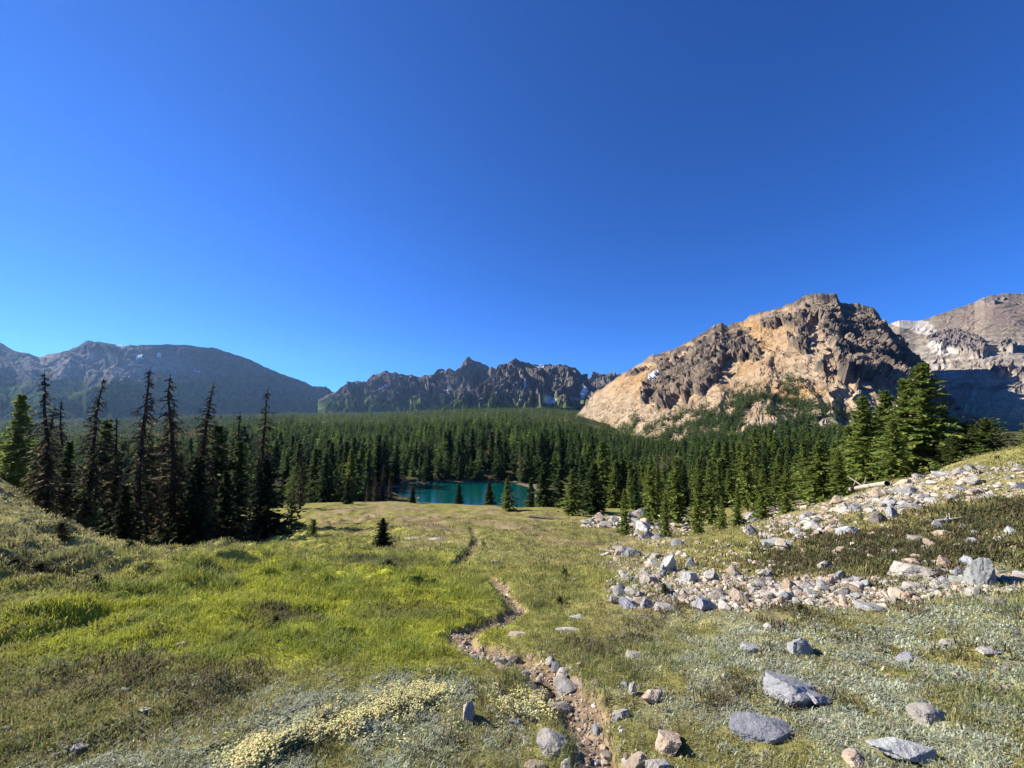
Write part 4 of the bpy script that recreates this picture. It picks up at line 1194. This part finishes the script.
# ------------------------------------------------------------------ fallen logs
def log(px0, py0, px1, py1, r0, r1, label, col, lift=.1):
    x0, y0 = hit(px0, py0); x1, y1 = hit(px1, py1)
    mb = MB()
    n = 8
    P = [np.array((x0 + (x1 - x0) * i / n + sr.normal(0, r0 * .3), y0 + (y1 - y0) * i / n, 0)) for i in range(n + 1)]
    z0, z1 = gz(x0, y0) + lift + r0, gz(x1, y1) + lift + r1
    c = P[0].copy()
    for i, p in enumerate(P): p[2] = z0 + (z1 - z0) * i / n + sr.normal(0, r0 * .15)
    for i in range(n):
        V, Fc = tube(P[i] - c, P[i + 1] - c, r0 + (r1 - r0) * i / n, r0 + (r1 - r0) * (i + 1) / n, 9)
        mb.add(V, Fc, np.array(col) * sr.uniform(.85, 1.15))
    for k in range(7):
        i = sr.integers(1, n)
        d = np.array((sr.normal(0, .4), sr.normal(0, .3), sr.uniform(.2, .7)))
        V, Fc = tube(P[i] - c, P[i] - c + d * r0 * 6, r0 * .25, r0 * .1, 5)
        mb.add(V, Fc, np.array(col) * .9)
    o = obj('fallen_log', mb.mesh('fallen_log'), M_BARK)
    o.location = c
    tag(o, label, 'log')
log(822, 497, 888, 487, .17, .09, 'bleached grey log lying on top of the upper talus', (.33, .29, .25), .12)
log(530, 517, 592, 522, .13, .06, 'dark weathered log lying on the meadow by the gully', (.13, .11, .09), .0)
log(600, 552, 640, 556, .05, .03, 'thin weathered branch lying left of the talus conifers', (.2, .17, .14), .0)
log(936, 526, 960, 521, .04, .025, 'short white bleached branch on the right slope', (.5, .46, .4), .02)

# ------------------------------------------------------------------ grass and low plants
def scatter(n, r0, r1, umin=-2.6, umax=2.8, seed=0):
    r = np.random.default_rng(seed)
    R = np.exp(r.uniform(math.log(r0), math.log(r1), n))
    a = np.arctan(r.uniform(umin, umax, n))
    return np.sin(a) * R / np.cos(a) * np.cos(a), np.cos(a) * R, r

def blades(X, Y, r, nb, hgt, wid, spread, bend, col, seg=2):
    """nb blades per tuft; arrays per tuft: hgt, wid, col"""
    n = len(X)
    Z = ground_z(X, Y)
    N = n * nb
    rep = lambda a: np.repeat(a, nb, 0)
    az = r.random(N) * 6.28
    off = rep(spread) * np.sqrt(r.random(N))
    oa = r.random(N) * 6.28
    bx, by, bz = rep(X) + off * np.cos(oa), rep(Y) + off * np.sin(oa), rep(Z) - .005
    h = rep(hgt) * r.uniform(.45, 1.15, N)
    w = rep(wid) * r.uniform(.7, 1.2, N)
    b = rep(bend) * r.uniform(.3, 1.3, N) * h
    dx, dy = np.cos(az), np.sin(az)
    sx, sy = -dy, dx
    base = np.stack([bx, by, bz], 1)
    S = np.stack([sx, sy, 0 * sx], 1) * w[:, None]
    mid = base + np.stack([dx * b * .35, dy * b * .35, h * .6], 1)
    tip = base + np.stack([dx * b, dy * b, h * (1 - .3 * np.minimum(b / h, 1.5))], 1)
    c = rep(col) * r.uniform(.7, 1.3, (N, 1)) * (1 + r.normal(0, .05, (N, 3)))
    V = np.stack([base - S, base + S, mid + S * .75, mid - S * .75, tip], 1)
    idx = np.arange(N)[:, None] * 5
    Fc = np.concatenate([idx + np.array([[0, 1, 2]]), idx + np.array([[0, 2, 3]]), idx + np.array([[3, 2, 4]])], 0)
    return V.reshape(-1, 3), Fc, np.repeat(np.clip(c, .01, .8), 5, 0)

def ground_info(X, Y):
    z, px, py, R, m, m2 = ground_z(X, Y, True)
    Zn = zones(X, Y, px, py, R)
    return px, py, R, m, m2, Zn, zone_color(X, Y, px, py, R, Zn)

OC = np.array(OCC)
def free_of_rocks(X, Y):
    ok = np.ones(len(X), bool)
    for x, y, w in OC:
        ok &= (X - x) ** 2 + (Y - y) ** 2 > (w * .36) ** 2
    return ok

def build_grass():
    X, Y, r = scatter(245000, 1.1, 34, seed=1)
    px, py, R, m, m2, Zn, c = ground_info(X, Y)
    p = .75 * (1 - m) * (1 - m2 * .95) * (1 - .75 * Zn['silver']) * (1 - .6 * Zn['talus']) * (1 - .4 * Zn['rose'])
    p *= .5 + .5 * sstep(-.35, .25, fbm(X * 1.7, Y * 1.7, 15, 3))
    k = (r.random(len(X)) < p) & free_of_rocks(X, Y)
    X, Y, px, py, R, c = X[k], Y[k], px[k], py[k], R[k], c[k]
    br, ht, he = Zn['bright'][k], Zn['heath'][k], Zn['brown'][k]
    far = np.sqrt(np.maximum(R, 2) / 3)
    patch = fbm(X * .9, Y * .9, 31, 3)
    green = sstep(.1, .5, patch + .25 * np.exp(-((px - 560) / 130) ** 2) + .3 * br)
    c = mixc(c, np.array((.115, .155, .04)), .5 * green)
    straw = r.random(len(X)) < .16 * (1 - br)
    c = np.where(straw[:, None], c * .4 + np.array((.30, .24, .11)) * .7, c)
    h = (.034 + .03 * br + .03 * green) * (1 - .35 * he) * (.7 + .6 * r.random(len(X)))
    h *= np.where(R > 6, np.minimum(far, 1.6), 1)
    w = .0016 * np.maximum(R / 2.2, 1) ** .9
    h *= 1 + .9 * np.exp(-((px - 480) / 130) ** 2 - ((py - 730) / 60) ** 2) * sstep(0, .4, patch)
    V, Fc, cc = blades(X, Y, r, 9, h, w, .03 + .012 * R ** .9, np.full(len(X), .7), c * 1.25)
    tag(obj('grass', make_mesh('grass', V, Fc, cc, False), M_GRASS), 'short meadow grass covering the slope', 'grass', kind='stuff')
build_grass()

def build_silver():
    X, Y, r = scatter(138000, 1.1, 18, seed=2)
    px, py, R, m, m2, Zn, c = ground_info(X, Y)
    k = (r.random(len(X)) < np.minimum(Zn['silver'] * 1.35, 1) * (1 - m)) & free_of_rocks(X, Y)
    X, Y, R = X[k], Y[k], R[k]
    n = len(X)
    col = np.array((.37, .395, .29)) * (.75 + .5 * r.random((n, 1)))
    V, Fc, cc = blades(X, Y, r, 9, .028 * (.6 + .8 * r.random(n)) * np.maximum(R / 4, 1) ** .5, .0032 * np.maximum(R / 2.5, 1) ** .85, .02 + .006 * R, np.full(n, 1.3), col)
    tag(obj('silvery_ground_cover', make_mesh('silvery_ground_cover', V, Fc, cc, False), M_GRASS), 'silvery grey green leaf mat over the lower meadow', 'ground cover', kind='stuff')
build_silver()

def build_heath():
    X, Y, r = scatter(145000, 1.2, 34, seed=3)
    px, py, R, m, m2, Zn, c = ground_info(X, Y)
    n1 = fbm(X * 1.1, Y * 1.1, 51, 3)
    p = np.clip(Zn['heath'] * 1.0 + .5 * Zn['brown'] * sstep(0, .4, n1) + .4 * Zn['pale'] * sstep(.1, .45, fbm(X * .8, Y * .8, 61, 3)) + .12 * sstep(.3, .6, n1), 0, 1)
    k = (r.random(len(X)) < p * (1 - m)) & free_of_rocks(X, Y)
    X, Y, R = X[k], Y[k], R[k]
    pal = Zn['pale'][k]
    n = len(X)
    c = np.where((r.random(n) < .4)[:, None], np.array((.13, .095, .05)), np.array((.085, .095, .035)))
    c = mixc(c, np.array((.2, .19, .09)), pal * .8)
    c = mixc(c, np.array((.17, .135, .075)), Zn['brown'][k] * .6)
    V, Fc, cc = blades(X, Y, r, 10, (.05 + .05 * r.random(n)) * np.maximum(R / 5, 1) ** .45, .0026 * np.maximum(R / 2.2, 1) ** .9, .03 + .012 * R ** .9, np.full(n, .9), c)
    tag(obj('heather', make_mesh('heather', V, Fc, cc, False), M_GRASS), 'low brown and dark green heather clumps', 'heather', kind='stuff')
build_heath()

def build_flowers():
    r = np.random.default_rng(12)
    pts = []
    line = np.array([(228, 770), (262, 757), (300, 742), (340, 727), (375, 712), (410, 703), (442, 697)])
    t = np.linspace(0, 1, len(line))
    for _ in range(900):
        q = r.random() ** .85
        w = 7.5 + 3 * math.sin(q * 17) + 2.5 * math.sin(q * 41)
        px = np.interp(q, t, line[:, 0]) + r.normal(0, w); py = np.interp(q, t, line[:, 1]) + r.normal(0, w * .75)
        pts.append(hit(px, py))
    for _ in range(90):
        pts.append(hit(r.normal(528, 18), r.normal(705, 8)))
    for _ in range(40):
        pts.append(hit(r.normal(380, 60), r.normal(730, 16)))
    V0, F0 = ICO[2]
    vs, fs, cs, n = [], [], [], 0
    for x, y in pts:
        z = gz(x, y)
        col = np.array((.76, .71, .35)) * r.uniform(.75, 1.15) * (1 + r.normal(0, .04, 3))
        for q in range(7):
            s = r.uniform(.003, .0065)
            V = V0 * np.array((s, s, s * .45)) * (1 + .25 * r.normal(size=(len(V0), 1)))
            V = V + np.array((x + r.normal(0, .010), y + r.normal(0, .010), z + .03 + r.uniform(-.02, .03)))
            vs.append(V); fs.append(F0 + n); n += len(V); cs.append(np.broadcast_to(col, V.shape))
    me = make_mesh('yellow_flowers', np.vstack(vs), np.vstack(fs), np.vstack(cs), False)
    tag(obj('yellow_flowers', me, M_GRASS), 'band of creamy yellow flower heads at the bottom', 'flowers', kind='stuff')
build_flowers()

# low shrubs one can tell apart
for px, py, H, w, lab in [
    (275, 630, .12, 1.6, 'brownish low shrub clump in the bright grass'), (300, 620, .10, 1.8, 'second low shrub clump right of the brownish one'),
    (95, 592, .22, 1.4, 'brown low shrub clump on the left meadow'), (40, 566, .30, 1.8, 'dark spreading shrub at the left edge'), (14, 560, .3, 1.7, 'dark low shrub cut by the left edge'),
    (388, 572, .22, 1.6, 'dark low shrub on the meadow crest'), (435, 582, .2, 1.5, 'dark tuft shrub above the path end'), (665, 600, .16, 1.3, 'green shrub tucked in the left talus'),
    (800, 612, .1, 1.6, 'low dark shrub at the talus front'), (565, 580, .15, 1.5, 'green shrub left of the stone cluster'), (560, 603, .12, 1.6, 'grassy shrub left of the talus'),
    (130, 560, .25, 1.7, 'pale hummock shrub on the left crest'), (60, 540, .35, 1.6, 'grey green hummock shrub on the left slope')]:
    x, y = hit(px, py)
    if 'shrub_leaves' not in bpy.data.meshes:
        r = np.random.default_rng(4)
        V, Fc, c = crown_arrays(r, .5, 240, 9, .0, (.15, 1.1), (.07, .07, .03), shape=.3, ragged=.5, spray=.14, wid=.3)
        me = make_mesh('shrub_leaves', V, Fc, c, False); me.materials.append(M_NEEDLE)
        mb = MB()
        for q in range(9):
            a = q * 2.4
            Vt, Ft = tube((0, 0, -.05), (math.cos(a) * .3, math.sin(a) * .3, .55), .012, .004, 4); mb.add(Vt, Ft, (.12, .09, .06))
        sm = mb.mesh('shrub_stems'); sm.materials.append(M_BARK)
    e = empty('low_shrub', (x, y, gz(x, y) - .03)); e.scale = (H * w, H * w, H); e.rotation_euler = (0, 0, random.random() * 6)
    tag(e, lab, 'shrub')
    obj('foliage', bpy.data.meshes['shrub_leaves'], None, e); obj('stems', bpy.data.meshes['shrub_stems'], None, e)

# ------------------------------------------------------------------ the mountain air
def build_haze():
    m = bpy.data.materials.new('haze_air'); m.use_nodes = True
    N, L = m.node_tree.nodes, m.node_tree.links
    N.remove(N['Principled BSDF'])
    pv = N.new('ShaderNodeVolumePrincipled')
    pv.inputs['Color'].default_value = (.34, .60, 1.0, 1)
    pv.inputs['Density'].default_value = 3.5e-5
    pv.inputs['Anisotropy'].default_value = .4
    L.new(pv.outputs[0], N['Material Output'].inputs['Volume'])
    x, z0, z1 = 5200.0, -60.0, 720.0
    V = [(a * x, b * x, c) for c in (z0, z1) for b in (-1, 1) for a in (-1, 1)]
    Fc = np.array([(0, 2, 3, 1), (4, 5, 7, 6), (0, 1, 5, 4), (2, 6, 7, 3), (0, 4, 6, 2), (1, 3, 7, 5)])
    tag(obj('haze', make_mesh('haze', V, Fc, smooth=False), m), 'thin blue mountain haze', 'haze', kind='stuff')
build_haze()
